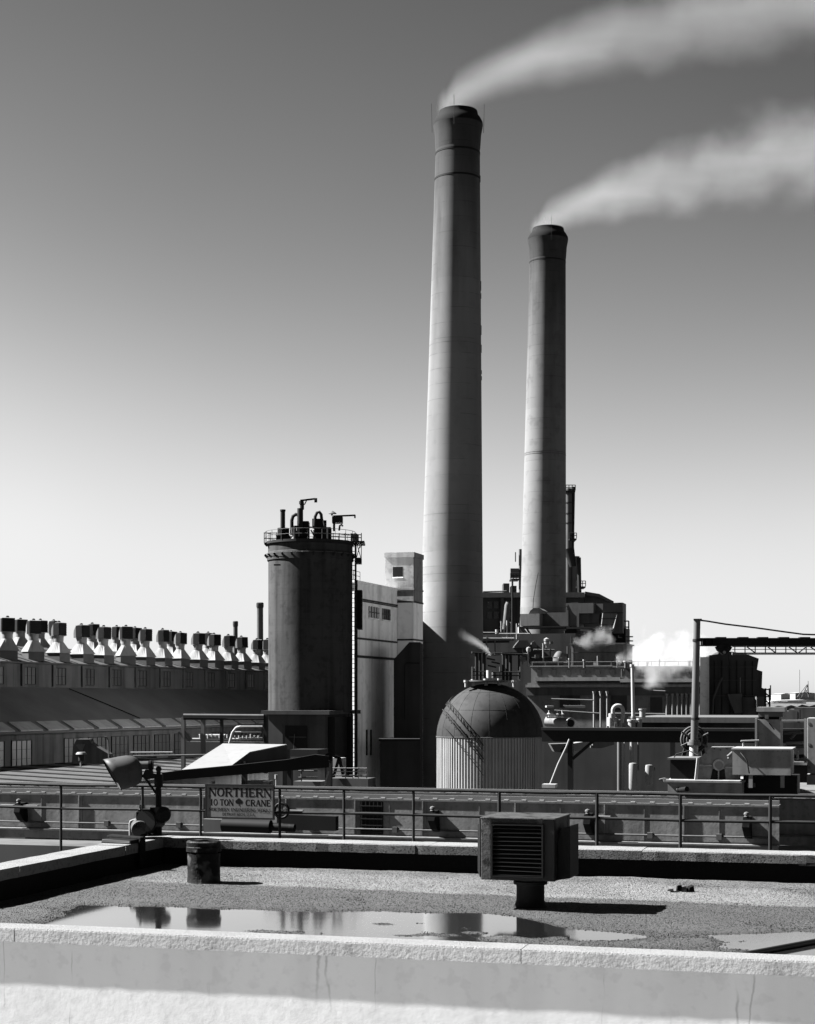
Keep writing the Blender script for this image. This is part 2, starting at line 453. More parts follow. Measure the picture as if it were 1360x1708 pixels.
bumps = []
def bump_px(px, py, ra, rb, h):
    Y = 3.0 * FPX / (py - HY); a, b = VF.inv(P(px, py, Y)); bumps.append((a, b, ra, rb, h))
bump_px(430, 1553, 0.40, 0.22, 0.032); bump_px(470, 1556, 0.3, 0.15, 0.03)
bump_px(640, 1541, 0.26, 0.13, 0.034); bump_px(700, 1540, 0.12, 0.07, 0.03)
bump_px(740, 1559, 0.40, 0.20, 0.030); bump_px(800, 1556, 0.2, 0.13, 0.026); bump_px(850, 1566, 0.3, 0.2, 0.03)
bump_px(990, 1574, 1.0, 0.40, 0.038); bump_px(1090, 1572, 0.7, 0.5, 0.036); bump_px(930, 1578, 0.4, 0.30, 0.03); bump_px(1165, 1570, 0.3, 0.5, 0.026)
rs = np.random.RandomState(3)
for _ in range(70):              # little islands of gravel breaking the water
    q_ = rs.uniform(.05, .22); bumps.append((rs.choice([rs.uniform(2.5, 8.5), rs.uniform(7.0, 11.5)]), rs.uniform(-10.6, -6.4), q_ * rs.uniform(1, 2.2), q_, rs.uniform(.012, .027)))
nz = [(rs.uniform(0.6, 6.0), rs.uniform(0.6, 6.0), rs.uniform(0, 6.28), rs.uniform(0.6, 1.0)) for _ in range(26)]
def h_roof(a, b):
    edge = -5.3 + 0.35 * np.tanh((a - 5.0) / 2.0) - 1.4 / (1 + np.exp(-(a - 8.0) * 3.2)) + 0.6 / (1 + np.exp(-(a - 10.6) * 3.0))     # far shore of the puddle
    left = 1.55                                                                                # left shore
    s = np.minimum(edge - b, (a - left + 0.25 * (b + 7)) * 0.5)
    h = 0.022 - 0.05 / (1 + np.exp(-s * 9.0))
    for (pa, pb, ra, rb, hh) in bumps:
        h = h + hh * np.exp(-((a - pa) / ra) ** 2 - ((b - pb) / rb) ** 2)
    n = 0
    for fa, fb, ph, am in nz:
        n = n + am * np.sin(fa * a + fb * b + ph) / (0.6 * (fa + fb))
    hf = np.sin(11.3 * a + 3.1 * b) * np.sin(9.7 * b - 2.3 * a + 1.0) + 0.7 * np.sin(19.0 * a - 7.0 * b + 2.0) * np.sin(17.0 * b + 5.0 * a)
    return h + 0.0058 * n + 0.0022 * hf
na, nb = 480, 260
aa, bb = np.meshgrid(np.linspace(-0.02, A1, na), np.linspace(BF - 0.1, 0.02, nb))
hh = h_roof(aa, bb)
xs = RF.o.x + (RF.u.x * aa + RF.v.x * bb) * KR; ys = RF.o.y + (RF.u.y * aa + RF.v.y * bb) * KR
vs = np.stack([xs, ys, ZRM + hh * KR], -1).reshape(-1, 3)
idx = np.arange(na * nb).reshape(nb, na)
fs = np.stack([idx[:-1, :-1], idx[:-1, 1:], idx[1:, 1:], idx[1:, :-1]], -1).reshape(-1, 4)
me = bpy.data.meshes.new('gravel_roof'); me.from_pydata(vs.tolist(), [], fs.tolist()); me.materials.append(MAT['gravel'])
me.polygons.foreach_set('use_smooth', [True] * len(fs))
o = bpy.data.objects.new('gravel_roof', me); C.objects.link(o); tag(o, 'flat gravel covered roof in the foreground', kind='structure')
mb = MB(); mb.add([RF.p(0.3, BF - 0.05, ZR - 0.002), RF.p(A1 - 0.1, BF - 0.05, ZR - 0.002), RF.p(A1 - 0.1, -3.9, ZR - 0.002), RF.p(0.3, -3.9, ZR - 0.002)], [(0, 1, 2, 3)])
tag(mb.build('puddle', 'rain_water'), 'wide shallow puddle of rain water on the gravel roof', kind='structure')

def pebbles(name, n, mat, label, size, accept):
    oct_v = np.array([(1, 0, 0), (-1, 0, 0), (0, 1, 0), (0, -1, 0), (0, 0, 1), (0, 0, -1)], float)
    oct_f = np.array([(0, 2, 4), (2, 1, 4), (1, 3, 4), (3, 0, 4), (2, 0, 5), (1, 2, 5), (3, 1, 5), (0, 3, 5)])
    a = np.random.uniform(0.05, 12.5, n * 3); b = np.random.uniform(BF, -0.05, n * 3)
    h = h_roof(a, b); k = accept(a, b, h); a, b, h = a[k][:n], b[k][:n], h[k][:n]; m = len(a)
    s = size * np.random.uniform(0.5, 1.3, m)
    ang = np.random.uniform(0, 6.28, m); ca, sa = np.cos(ang), np.sin(ang)
    jit = np.random.uniform(0.65, 1.25, (m, 6, 3))
    v = oct_v[None] * jit * s[:, None, None]; v[:, :, 2] *= 0.7
    x = v[:, :, 0] * ca[:, None] - v[:, :, 1] * sa[:, None]; y = v[:, :, 0] * sa[:, None] + v[:, :, 1] * ca[:, None]
    X = (RF.o.x + (RF.u.x * a + RF.v.x * b) * KR)[:, None] + x; Yy = (RF.o.y + (RF.u.y * a + RF.v.y * b) * KR)[:, None] + y
    Z = (ZRM + h * KR + s * 0.25)[:, None] + v[:, :, 2]
    vv = np.stack([X, Yy, Z], -1).reshape(-1, 3); ff = (oct_f[None] + 6 * np.arange(m)[:, None, None]).reshape(-1, 3)
    me = bpy.data.meshes.new(name); me.vertices.add(len(vv)); me.vertices.foreach_set('co', vv.ravel())
    me.loops.add(len(ff) * 3); me.loops.foreach_set('vertex_index', ff.ravel().astype(np.int32))
    me.polygons.add(len(ff)); me.polygons.foreach_set('loop_start', np.arange(0, len(ff) * 3, 3, dtype=np.int32))
    me.update(calc_edges=True); me.validate()
    me.materials.append(MAT[mat])
    o = bpy.data.objects.new(name, me); C.objects.link(o); tag(o, label, kind='stuff')
pebbles('loose_gravel', 45000, 'gravel', 'loose pale gravel strewn over the roof', 0.0048, lambda a, b, h: h > -0.004)
pebbles('wet_gravel', 9000, 'pebble_dark', 'dark wet gravel along the edge of the puddle', 0.0065, lambda a, b, h: (h > -0.012) & (h < 0.012))

# parapets: wall, and coping slabs laid end to end
def parapet(name, label, a0, a1, b0, b1, along, joints, capmat, wallmat, over, zbot, thick=0.165, facemat=None):
    wv_ = 0.0013 if 'front' in label else 0.007
    t = thing(name, label, 'parapet', RF.p((a0 + a1) / 2, (b0 + b1) / 2, zbot))
    o0, o1 = over
    if along == 'a':
        MB().fbox(RF, a0, a1, b0 + o0, b1 - o1, zbot, ZC - thick + 0.01).build('wall', wallmat, t)
    else:
        MB().fbox(RF, a0 + o0, a1 - o1, b0, b1, zbot, ZC - thick + 0.01).build('wall', wallmat, t)
    js = [-1e9] + joints + [1e9]
    lo, hi = (a0, a1) if along == 'a' else (b0, b1)
    for i in range(len(js) - 1):
        p, q = max(lo, js[i] + 0.004), min(hi, js[i + 1] - 0.004)
        if q - p < 0.05: continue
        m = MB(); dz = random.uniform(-0.004, 0.004); n = max(2, int((q - p) / 0.22))
        # the slab is cast: its arrises wander a little
        rows = []
        for k in range(n + 1):
            s = p + (q - p) * k / n; w = [random.uniform(-wv_, wv_) for _ in range(4)]
            c = [(s, b0 + w[0], ZC - thick + w[1] * 0.6), (s, b1, ZC - thick), (s, b1 + w[2], ZC + dz + w[3] * 0.5), (s, b0 + 0.012 + w[0], ZC + dz - 0.004 + w[2] * .5), (s, b0 + w[0], ZC + dz - 0.02 + w[3])] if along == 'a' else \
                [(a0 + w[0], s, ZC - thick + w[1] * .6), (a1 + w[2], s, ZC - thick + w[3] * .6), (a1 + w[2], s, ZC + dz - 0.02 + w[0] * .5), (a1 - 0.012 + w[2], s, ZC + dz - 0.003), (a0 + w[0], s, ZC + dz + w[1] * .5)]
            rows.append([RF.p(*x) for x in c])
        vsx = [x for r_ in rows for x in r_]; g = 5
        fsx = []
        for k in range(n):
            for j in range(g):
                f = (k * g + j, k * g + (j + 1) % g, (k + 1) * g + (j + 1) % g, (k + 1) * g + j)
                fsx.append(f if along == 'b' else tuple(reversed(f)))
        fsx += [tuple(range(g)), tuple(range((n + 1) * g - 1, n * g - 1, -1))]
        if along == 'b': fsx[-2:] = [tuple(reversed(x)) for x in fsx[-2:]]
        m.add(vsx, fsx)
        so_ = m.build('coping_slab', capmat, t)
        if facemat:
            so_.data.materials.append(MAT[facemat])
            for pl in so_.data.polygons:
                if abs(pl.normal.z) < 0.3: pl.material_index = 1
    return t
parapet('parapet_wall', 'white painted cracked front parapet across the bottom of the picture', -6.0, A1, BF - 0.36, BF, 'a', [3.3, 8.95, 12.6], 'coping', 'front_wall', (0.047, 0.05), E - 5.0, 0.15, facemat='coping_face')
parapet('parapet_wall', 'far parapet below the pipe railing, white coping over black tarred face', 0.004, A1, 0.0, 0.58, 'a', [4.7, 4.95, 8.6], 'coping', 'roof_tar', (0.06, 0.06), E - 6.0, facemat='coping_rough_shade')
parapet('parapet_wall', 'left parapet running away from the camera, lit coping and inner side painted black as shade', -0.56, 0.0, BF - 0.62, 0.58, 'b', [-5.2, -1.55], 'coping', 'roof_tar', (0.06, 0.06), E - 6.0, facemat='coping_side')  # shade of the inner side is put into its black wall colour
MB().fbox(RF, -8, A1, -60, BF - 0.25, E - 5.3, E - 4.05).build('lower_roof', 'bounce_roof')  # out of view; added pale to bounce sunlight onto the front wall
tag(bpy.data.objects['lower_roof'], 'unseen pale roof added below the front parapet as reflector', kind='structure')
t = MB().fbox(RF, -0.5, A1, BF - 0.24, 0.52, E - E / KR, E - 5.9).build('roof_building', 'dim_wall')
tag(t, 'plain building block under the gravel roof', 'building')

# ------------------------------------------------------------------ louvred roof ventilator
def roof_ventilator():
    Y = 24.0; c = P(885, 1515, Y * KR); c.z = ZRM
    t = thing('roof_ventilator', 'rusty square louvred ventilator on a black neck above the gravel', 'ventilator', c)
    fr = CamScaledFrame(c.x, c.y, 17.0, KR)
    zb, zt = E - (1463 - HY) * M_(Y), E - (1361 - HY) * M_(Y)
    a0, a1, b0, b1 = -0.60, 0.46, -0.50, 0.55
    MB().lathe(c + Vector((0, 0, -0.012)), [(r_ * KR, z_ * KR) for r_, z_ in ((0.27, 0), (0.215, 0.10), (0.20, 0.14), (0.20, 0.36), (0.245, 0.37), (0.245, 0.41), (0.20, 0.42), (0.20, zb - ZR + 0.05))], 24).build('neck', 'vent_black', t)
    # body: corner posts, head and sill, dark inside
    MB().fbox(fr, a0 + 0.14, a1 - 0.1, b0 + 0.14, b1 - 0.14, zb + 0.05, zt - 0.05).build('core', 'vent_black', t)
    MB().fbox(fr, a0 - 0.01, a1 + 0.01, b0 - 0.02, b1 + 0.02, zt - 0.012, zt + 0.006).build('top_sheet', 'vent_edge', t, 0.004)
    MB().fbox(fr, a0 + .003, a1 - .003, b0 + .003, b1 - .003, zb, zb + 0.05).build('bottom_sheet', 'vent_black', t)
    MB().fbox(fr, a0, a0 + 0.145, b0, b0 + 0.12, zb + 0.002, zt - 0.013).build('corner_post', 'vent_edge', t, 0.006)
    MB().fbox(fr, a1 - 0.16, a1, b0, b0 + 0.12, zb + 0.002, zt - 0.013).build('corner_post', 'vent_black', t, 0.006)  # near-black right post: its shade is put into the colour
    MB().fbox(fr, a0, a0 + 0.12, b1 - 0.12, b1, zb + 0.002, zt - 0.013).build('corner_post', 'vent_metal', t)
    MB().fbox(fr, a1 - 0.12, a1, b1 - 0.12, b1, zb + 0.002, zt - 0.013).build('corner_post', 'vent_metal', t)
    MB().fbox(fr, a0 + 0.147, a1 - 0.162, b0 + 0.004, b0 + 0.1, zt - 0.095, zt - 0.014).build('head', 'vent_metal', t, 0.004)
    MB().fbox(fr, a0 + 0.147, a1 - 0.162, b0 + 0.004, b0 + 0.1, zb + 0.004, zb + 0.05).build('sill', 'vent_black', t)
    MB().fbox(fr, a1 - 0.03, a1 - 0.004, b0 + 0.122, b1 - 0.122, zb + 0.003, zt - 0.014).build('side_sheet', 'vent_metal', t)
    # front louvre: frame and blades
    l0, l1, lz0, lz1 = a0 + 0.16, a1 - 0.17, zb + 0.06, zt - 0.10
    m = MB()
    m.fbox(fr, l0 - 0.012, l0 + 0.012, b0 - 0.03, b0 + 0.06, lz0 - 0.01, lz1 + 0.01)
    m.fbox(fr, l1 - 0.012, l1 + 0.012, b0 - 0.03, b0 + 0.06, lz0 - 0.01, lz1 + 0.01)
    m.fbox(fr, l0 + 0.013, l1 - 0.013, b0 - 0.03, b0 + 0.06, lz1 - 0.004, lz1 + 0.012)
    m.fbox(fr, l0 + 0.013, l1 - 0.013, b0 - 0.03, b0 + 0.06, lz0 - 0.012, lz0 + 0.002)
    m.build('louvre_frame', 'slat_metal', t)
    n = 12; st = (lz1 - lz0) / n
    for i in range(n):
        z = lz0 + (i + 0.5) * st; d = random.uniform(-0.006, 0.006)
        m = MB()
        m.hexa([fr.p(l0 + .014, b0 - 0.022, z - 0.020 + d), fr.p(l1 - .014, b0 - 0.022, z - 0.020 - d), fr.p(l1 - .014, b0 + 0.05, z + 0.022), fr.p(l0 + .014, b0 + 0.05, z + 0.022),
                fr.p(l0 + .014, b0 - 0.022, z - 0.016 + d), fr.p(l1 - .014, b0 - 0.022, z - 0.016 - d), fr.p(l1 - .014, b0 + 0.05, z + 0.026), fr.p(l0 + .014, b0 + 0.05, z + 0.026)])
        m.build('louvre_blade', 'slat_metal', t)
    # side hoods standing off left and right
    MB().prism([fr.p(a0 - 0.035, b0 + 0.08, zb + 0.02), fr.p(a0 - 0.10, b0 + 0.2, zb + 0.1), fr.p(a0 - 0.10, b0 + 0.2, zt - 0.12), fr.p(a0 - 0.03, b0 + 0.08, zt - 0.07)], fr.v * 0.62 * KR).build('side_hood', 'vent_metal', t)
    MB().prism([fr.p(a1 + 0.002, b0 + 0.2, zb + 0.002), fr.p(a1 + 0.17, b0 + 0.24, zb + 0.03), fr.p(a1 + 0.17, b0 + 0.24, zt - 0.115), fr.p(a1 + 0.05, b0 + 0.2, zt - 0.15), fr.p(a1 + 0.002, b0 + 0.2, zt - 0.3)], fr.v * 0.6 * KR).build('side_hood', 'vent_black', t)  # right hood near-black, shaded side painted in
roof_ventilator()

# ------------------------------------------------------------------ tarred vent pipe, tar pieces, lying pipe
c = P(340, 1474, 3.0 * KR * FPX / (1474 - HY)); rpx = 29 * M_(c.y)
t = thing('vent_pipe', 'stubby tar coated vent pipe with peeling sides near the roof corner', 'vent pipe', c)
wob = lambda th, z: 1 + 0.022 * math.sin(3 * th + 8 * z) + 0.014 * math.sin(7 * th - 15 * z)
MB().lathe(c + Vector((0, 0, -0.03)), [(rpx * 1.12, 0), (rpx * 1.02, 0.03), (rpx * 0.94, 0.06), (rpx * 0.93, 0.2), (rpx * 0.94, 0.33)], 40, wob=wob).build('pipe', 'tarred_pipe', t)
MB().lathe(c, [(r_, z_ * KR) for r_, z_ in ((rpx * 0.9, 0.52), (rpx * 1.0, 0.53), (rpx * 1.0, 0.60), (rpx * 0.965, 0.61), (rpx * 0.99, 0.68), (rpx * 0.9, 0.70), (rpx * 0.8, 0.69), (rpx * 0.78, 0.4), (0.01, 0.4))], 40, wob=wob).build('collar', 'tarred_pipe', t)

def lump(name, label, cat, pts, mat='roof_tar'):
    t = thing(name, label, cat, pts[0][0]); i = 0
    for c, s in pts:
        m = MB(); fr = Frame(c.x, c.y, random.uniform(-30, 40)); w, d, h = (q * KR for q in s)
        j = lambda k: random.uniform(-k, k)
        m.hexa([fr.p(-w + j(w * .2), -d + j(d * .2), c.z), fr.p(w + j(w * .2), -d + j(d * .2), c.z), fr.p(w + j(w * .2), d, c.z), fr.p(-w, d, c.z),
                fr.p(-w * .8 + j(w * .25), -d * .7, c.z + h * random.uniform(.6, 1)), fr.p(w * .8, -d * .7 + j(d * .2), c.z + h * random.uniform(.5, 1)), fr.p(w * .7, d * .8, c.z + h), fr.p(-w * .7, d * .8, c.z + h * .8)])
        m.build('chunk', mat, t)
    return t
def on_roof(px, py):
    Y = 3.0 * FPX / (py - HY); a, b = VF.inv(P(px, py, Y))
    return RF.p(a, b, ZR + float(h_roof(a, b)) - 0.01)
lump('tar_scrap', 'small heap of black tar scraps lying on pale gravel right of the ventilator', 'scrap',
     [(on_roof(1119, 1490), (.05, .03, .045)), (on_roof(1133, 1490), (.045, .05, .11)), (on_roof(1142, 1491), (.04, .05, .10)), (on_roof(1152, 1491), (.05, .05, .12)), (on_roof(1126, 1492), (.09, .03, .03))])
a_, b_ = 11.0, 0.10
lump('tar_blob', 'little black tar lump under the far coping at right', 'tar', [(RF.p(11.35, -0.045, ZC - 0.185), (.12, .035, .07)), (RF.p(11.2, -0.04, ZC - 0.185), (.06, .03, .05))])
m = MB(); p0 = on_roof(1262, 1592); p1 = on_roof(1420, 1563); p0.z = p1.z = ZRM + 0.016
m.tube([p0 + (p0 - p1) * 0.4, p0, (p0 + p1) / 2 + Vector((0, 0.007, 0)), p1, p1 + (p1 - p0) * 0.6], 0.02, 10)
tag(m.build('iron_pipe', 'black_steel'), 'thin black pipe lying across the puddle at the right edge', 'pipe')
# tar board draped over the left coping
q = Frame(*P(222, 1402, 29.3).xy, YAW)
t = thing('tar_board', 'black tarred board draped over the left coping near the floodlight', 'board', RF.p(-0.3, -1.0, ZC))
MB().hexa([RF.p(-0.62, -1.25, ZC + .004), RF.p(-0.02, -1.32, ZC + .004), RF.p(0.02, -0.85, ZC + .004), RF.p(-0.6, -0.72, ZC + .004),
           RF.p(-0.60, -1.22, ZC + .075), RF.p(-0.04, -1.28, ZC + .06), RF.p(0.0, -0.88, ZC + .07), RF.p(-0.58, -0.76, ZC + .085)]).build('board', 'dark_machine', t, 0.012)
MB().hexa([RF.p(-0.64, -0.98, ZC + .07), RF.p(0.045, -1.05, ZC + .055), RF.p(0.045, -0.86, ZC + .055), RF.p(-0.64, -0.74, ZC + .08),
           RF.p(-0.64, -0.96, ZC + .12), RF.p(0.045, -1.03, ZC + .10), RF.p(0.045, -0.88, ZC + .10), RF.p(-0.64, -0.76, ZC + .125)]).build('batten', 'roof_tar', t, 0.012)
MB().hexa([RF.p(0.012, -1.06, ZC - .42), RF.p(0.05, -1.06, ZC - .42), RF.p(0.05, -0.84, ZC - .42), RF.p(0.012, -0.84, ZC - .42),
           RF.p(0.012, -1.06, ZC + .06), RF.p(0.05, -1.06, ZC + .06), RF.p(0.05, -0.84, ZC + .06), RF.p(0.012, -0.84, ZC + .06)]).build('flap', 'roof_tar', t, 0.01)

# ------------------------------------------------------------------ floodlight on the roof corner
def floodlight():
    Y = 30.2 * KR; k = M_(Y)
    def Q(zx, zy, dy=0.0):       # pixel coordinates in an enlarged image crop of that corner
        return P(150 + zx / 7.556, 1220 + zy / 7.556, Y) + Vector((0, dy * KR, 0))
    base = Q(865, 1300); base.z = ZCM
    t = thing('floodlight', 'big bell shaped floodlight on a crooked pole at the roof corner', 'floodlight', base)
    # reflector: round body lying on its side, mouth cut on a slant
    c = Q(420, 515); Rr = 204 / 7.556 * k; tilt = R(13)
    ax = Vector((-math.cos(tilt), -0.30, -math.sin(tilt))).normalized(); up = Vector((0, 0, 1)); up = (up - ax * up.dot(ax)).normalized(); sd_ = ax.cross(up)
    n = 40; rings = []
    for (f, rr) in [(0.0, 0.14), (0.012, 0.34), (0.05, 0.58), (0.12, 0.76), (0.22, 0.88), (0.36, 0.955), (0.55, 0.985), (0.8, 1.0), (1.0, 1.03)]:
        ring = []
        for j in range(n):
            th = 2 * math.pi * j / n; s, cth = math.sin(th), math.cos(th)
            L = (290 + 125 * (0.5 + 0.5 * cth)) / 7.556 * k * 1.05      # long on top, short below
            start = -230 / 7.556 * k
            ring.append(c + ax * (start + f * L) + (up * cth + sd_ * s) * Rr * rr)
        rings.append(ring)
    m = MB(); vsx = [p for r_ in rings for p in r_]
    m.add(vsx, [(i * n + j, (i + 1) * n + j, (i + 1) * n + (j + 1) % n, i * n + (j + 1) % n) for i in range(len(rings) - 1) for j in range(n)], True)
    rf = m.build('reflector', 'lamp_enamel', t)
    sm_ = rf.modifiers.new('thick', 'SOLIDIFY'); sm_.thickness = 0.005; sm_.offset = -1
    MB().tube(rings[-1] + [rings[-1][0]], 0.005, 6).build('rim', 'dark_machine', rf)
    # socket
    MB().cyl(Q(600, 430), Q(745, 425), 52 / 7.556 * k, n=20).build('socket', 'lamp_enamel', t)
    MB().cyl(Q(745, 425), Q(800, 423), 62 / 7.556 * k, 58 / 7.556 * k, 20).cyl(Q(765, 425), Q(780, 424), 67 / 7.556 * k, n=20).build('socket_cap', 'dark_machine', t)
    MB().prism([Q(660, 570, -.05), Q(705, 480, -.05), Q(790, 480, -.05), Q(800, 530, -.05), Q(900, 545, -.05), Q(900, 590, -.05), Q(700, 600, -.05)], (0, .06, 0)).build('bracket', 'black_steel', t)
    MB().cyl(Q(868, 1310), Q(865, 560), 0.0372, 0.03, 12).cyl(Q(868, 700), Q(868, 540), 0.0468, 0.0492, 12).cyl(Q(866, 560), Q(868, 480), 0.024, n=10).lathe(Q(868, 470), [(0.001, -0.036), (0.03, -0.02), (0.033, 0), (0.024, 0.02), (0.001, 0.03)], 12).build('pole', 'dark_machine', t)
    MB().cyl(Q(700, 590), Q(850, 800), 0.0132, n=8).build('brace', 'black_steel', t)
    MB().cyl(Q(790, 1305), Q(790, 1290), 0.18, n=24).cyl(Q(810, 1290), Q(865, 1200), 0.042, 0.036, 12).build('base_plate', 'dark_machine', t)
    # searchlight housing bolted to the pole
    t2 = thing('searchlight', 'dark round searchlight housing clamped low on the floodlight pole', 'searchlight', Q(780, 1290, -0.1))
    c0, c1 = Q(745, 1120, -.22), Q(850, 1110, .1)
    MB().cyl(c0, c1, 0.12, 0.102, 24).cyl(c0 + (c0 - c1) * 0.05, c0, 0.129, n=24).build('housing', 'dark_machine', t2)
    MB().cyl(c0 + (c0 - c1) * 0.07, c0 + (c0 - c1) * 0.055, 0.111, n=24).build('lens', 'glass_dark', t2)
    MB().box(Q(770, 960).x, Q(830, 960).x, Y - .07, Y, Q(0, 1000).z, Q(0, 955).z).cyl(Q(760, 1290, -.05), Q(770, 1180, -.05), 0.018, n=8).cyl(Q(860, 1290, -.05), Q(830, 1180, -.05), 0.018, n=8).build('yoke', 'dark_machine', t2)
    t3 = thing('alarm_gong', 'black disc shaped gong facing right beside the floodlight pole', 'gong', Q(900, 1090, -.05))
    MB().cyl(Q(885, 1020, -.10), Q(955, 1040, -.25), 0.075, 0.09, 24).cyl(Q(955, 1040, -.25), Q(985, 1048, -.31), 0.09, 0.06, 24).build('gong', 'black_steel', t3)
    MB().cyl(Q(862, 1010, -.05), Q(886, 1020, -.11), 0.03, n=10).build('arm', 'dark_machine', t3)
    t4 = thing('small_spotlight', 'small drum spotlight with pale rim on the white coping', 'spotlight', Q(640, 1290, -.1))
    MB().cyl(Q(600, 1190, .12), Q(660, 1225, -.22), 0.09, 0.09, 24, caps=False).cyl(Q(585, 1180, .2), Q(600, 1190, .12), 0.054, 0.09, 20).build('drum', 'lamp_enamel', t4)
    MB().cyl(Q(658, 1224, -.21), Q(663, 1227, -.235), 0.0948, n=24).build('rim', 'lamp_white', t4)
    MB().cyl(Q(664, 1228, -.24), Q(665, 1228.5, -.246), 0.0828, n=24).build('lens', 'glass_dark', t4)
    MB().box(Q(640, 0).x, Q(700, 0).x, Y - .12, Y, ZCM + .003, ZCM + .03).build('foot', 'dark_machine', t4)
    t5 = thing('junction_box', 'small dark junction box with bent conduit beside the searchlight', 'junction box', Q(610, 1290, .05))
    MB().box(Q(583, 0).x, Q(645, 0).x, Y - .012, Y + .07, Q(0, 1110).z, Q(0, 1010).z).box(Q(600, 0).x, Q(640, 0).x, Y, Y + .05, Q(0, 1010).z, Q(0, 985).z).build('box', 'dark_machine', t5, .008)
    MB().cyl(Q(632, 985, .05), Q(632, 930, .05), 0.0132, n=8).build('stem', 'galvanised', t5)
    MB().tube([Q(512, 1310), Q(510, 1160), Q(518, 1133), Q(545, 1122), Q(660, 1122)], 0.016, 10).build('conduit', 'galvanised', t5)
floodlight()

# ------------------------------------------------------------------ pipe railing and sign
def rail_post_a(px, b):         # a coordinate where column px meets the line b
    k = (px - CX) / FPX; d = VF.v
    # o + u a + v b : x = k y
    o = VF.o + VF.v * b
    return (k * o.y - o.x) / (VF.u.x - k * VF.u.y)
BRL = 1.35
KU = 1.05                       # railing, sign and girders are scaled about the camera by this
CF = CamScaledFrame(VF.o.x * KU, VF.o.y * KU, YAW, KU)
def railing():
    t = thing('pipe_railing', 'long pipe railing in front of the crane girder', 'railing', CF.p(5, BRL, ZC - 1.0))
    zt, zm = E - 1.655, E - 2.10
    for px in (102, 238, 335, 467, 574, 690, 833, 996, 1135, 1285, 1435, 1585, 1735):
        a = rail_post_a(px, BRL)
        MB().cyl(CF.p(a, BRL, ZC - 1.0), CF.p(a, BRL, zt), 0.027 if px < 800 else 0.033, n=10).build('post', 'rail_paint', t)
    a0 = rail_post_a(-60, BRL); a1 = rail_post_a(1750, BRL)
    pts = [CF.p(a0 + (a1 - a0) * i / 24, BRL, zt + 0.006 * math.sin(i * 1.7) + (0.0 if i < 20 else -0.004 * (i - 19))) for i in range(25)]
    MB().tube(pts, 0.031, 10).build('top_rail', 'rail_paint', t)
    pts = [CF.p(a0 + (a1 - a0) * i / 24, BRL - 0.0, zm + 0.008 * math.sin(i * 1.3 + 1)) for i in range(25)]
    MB().tube(pts, 0.028, 10).build('middle_rail', 'rail_paint', t)
    a3 = rail_post_a(345, BRL)
    MB().fbox(CF, a0, a1, BRL - 0.35, BRL + 0.35, ZC - 1.1, ZC - 1.0).build('walkway', 'mid_steel', t)
railing()

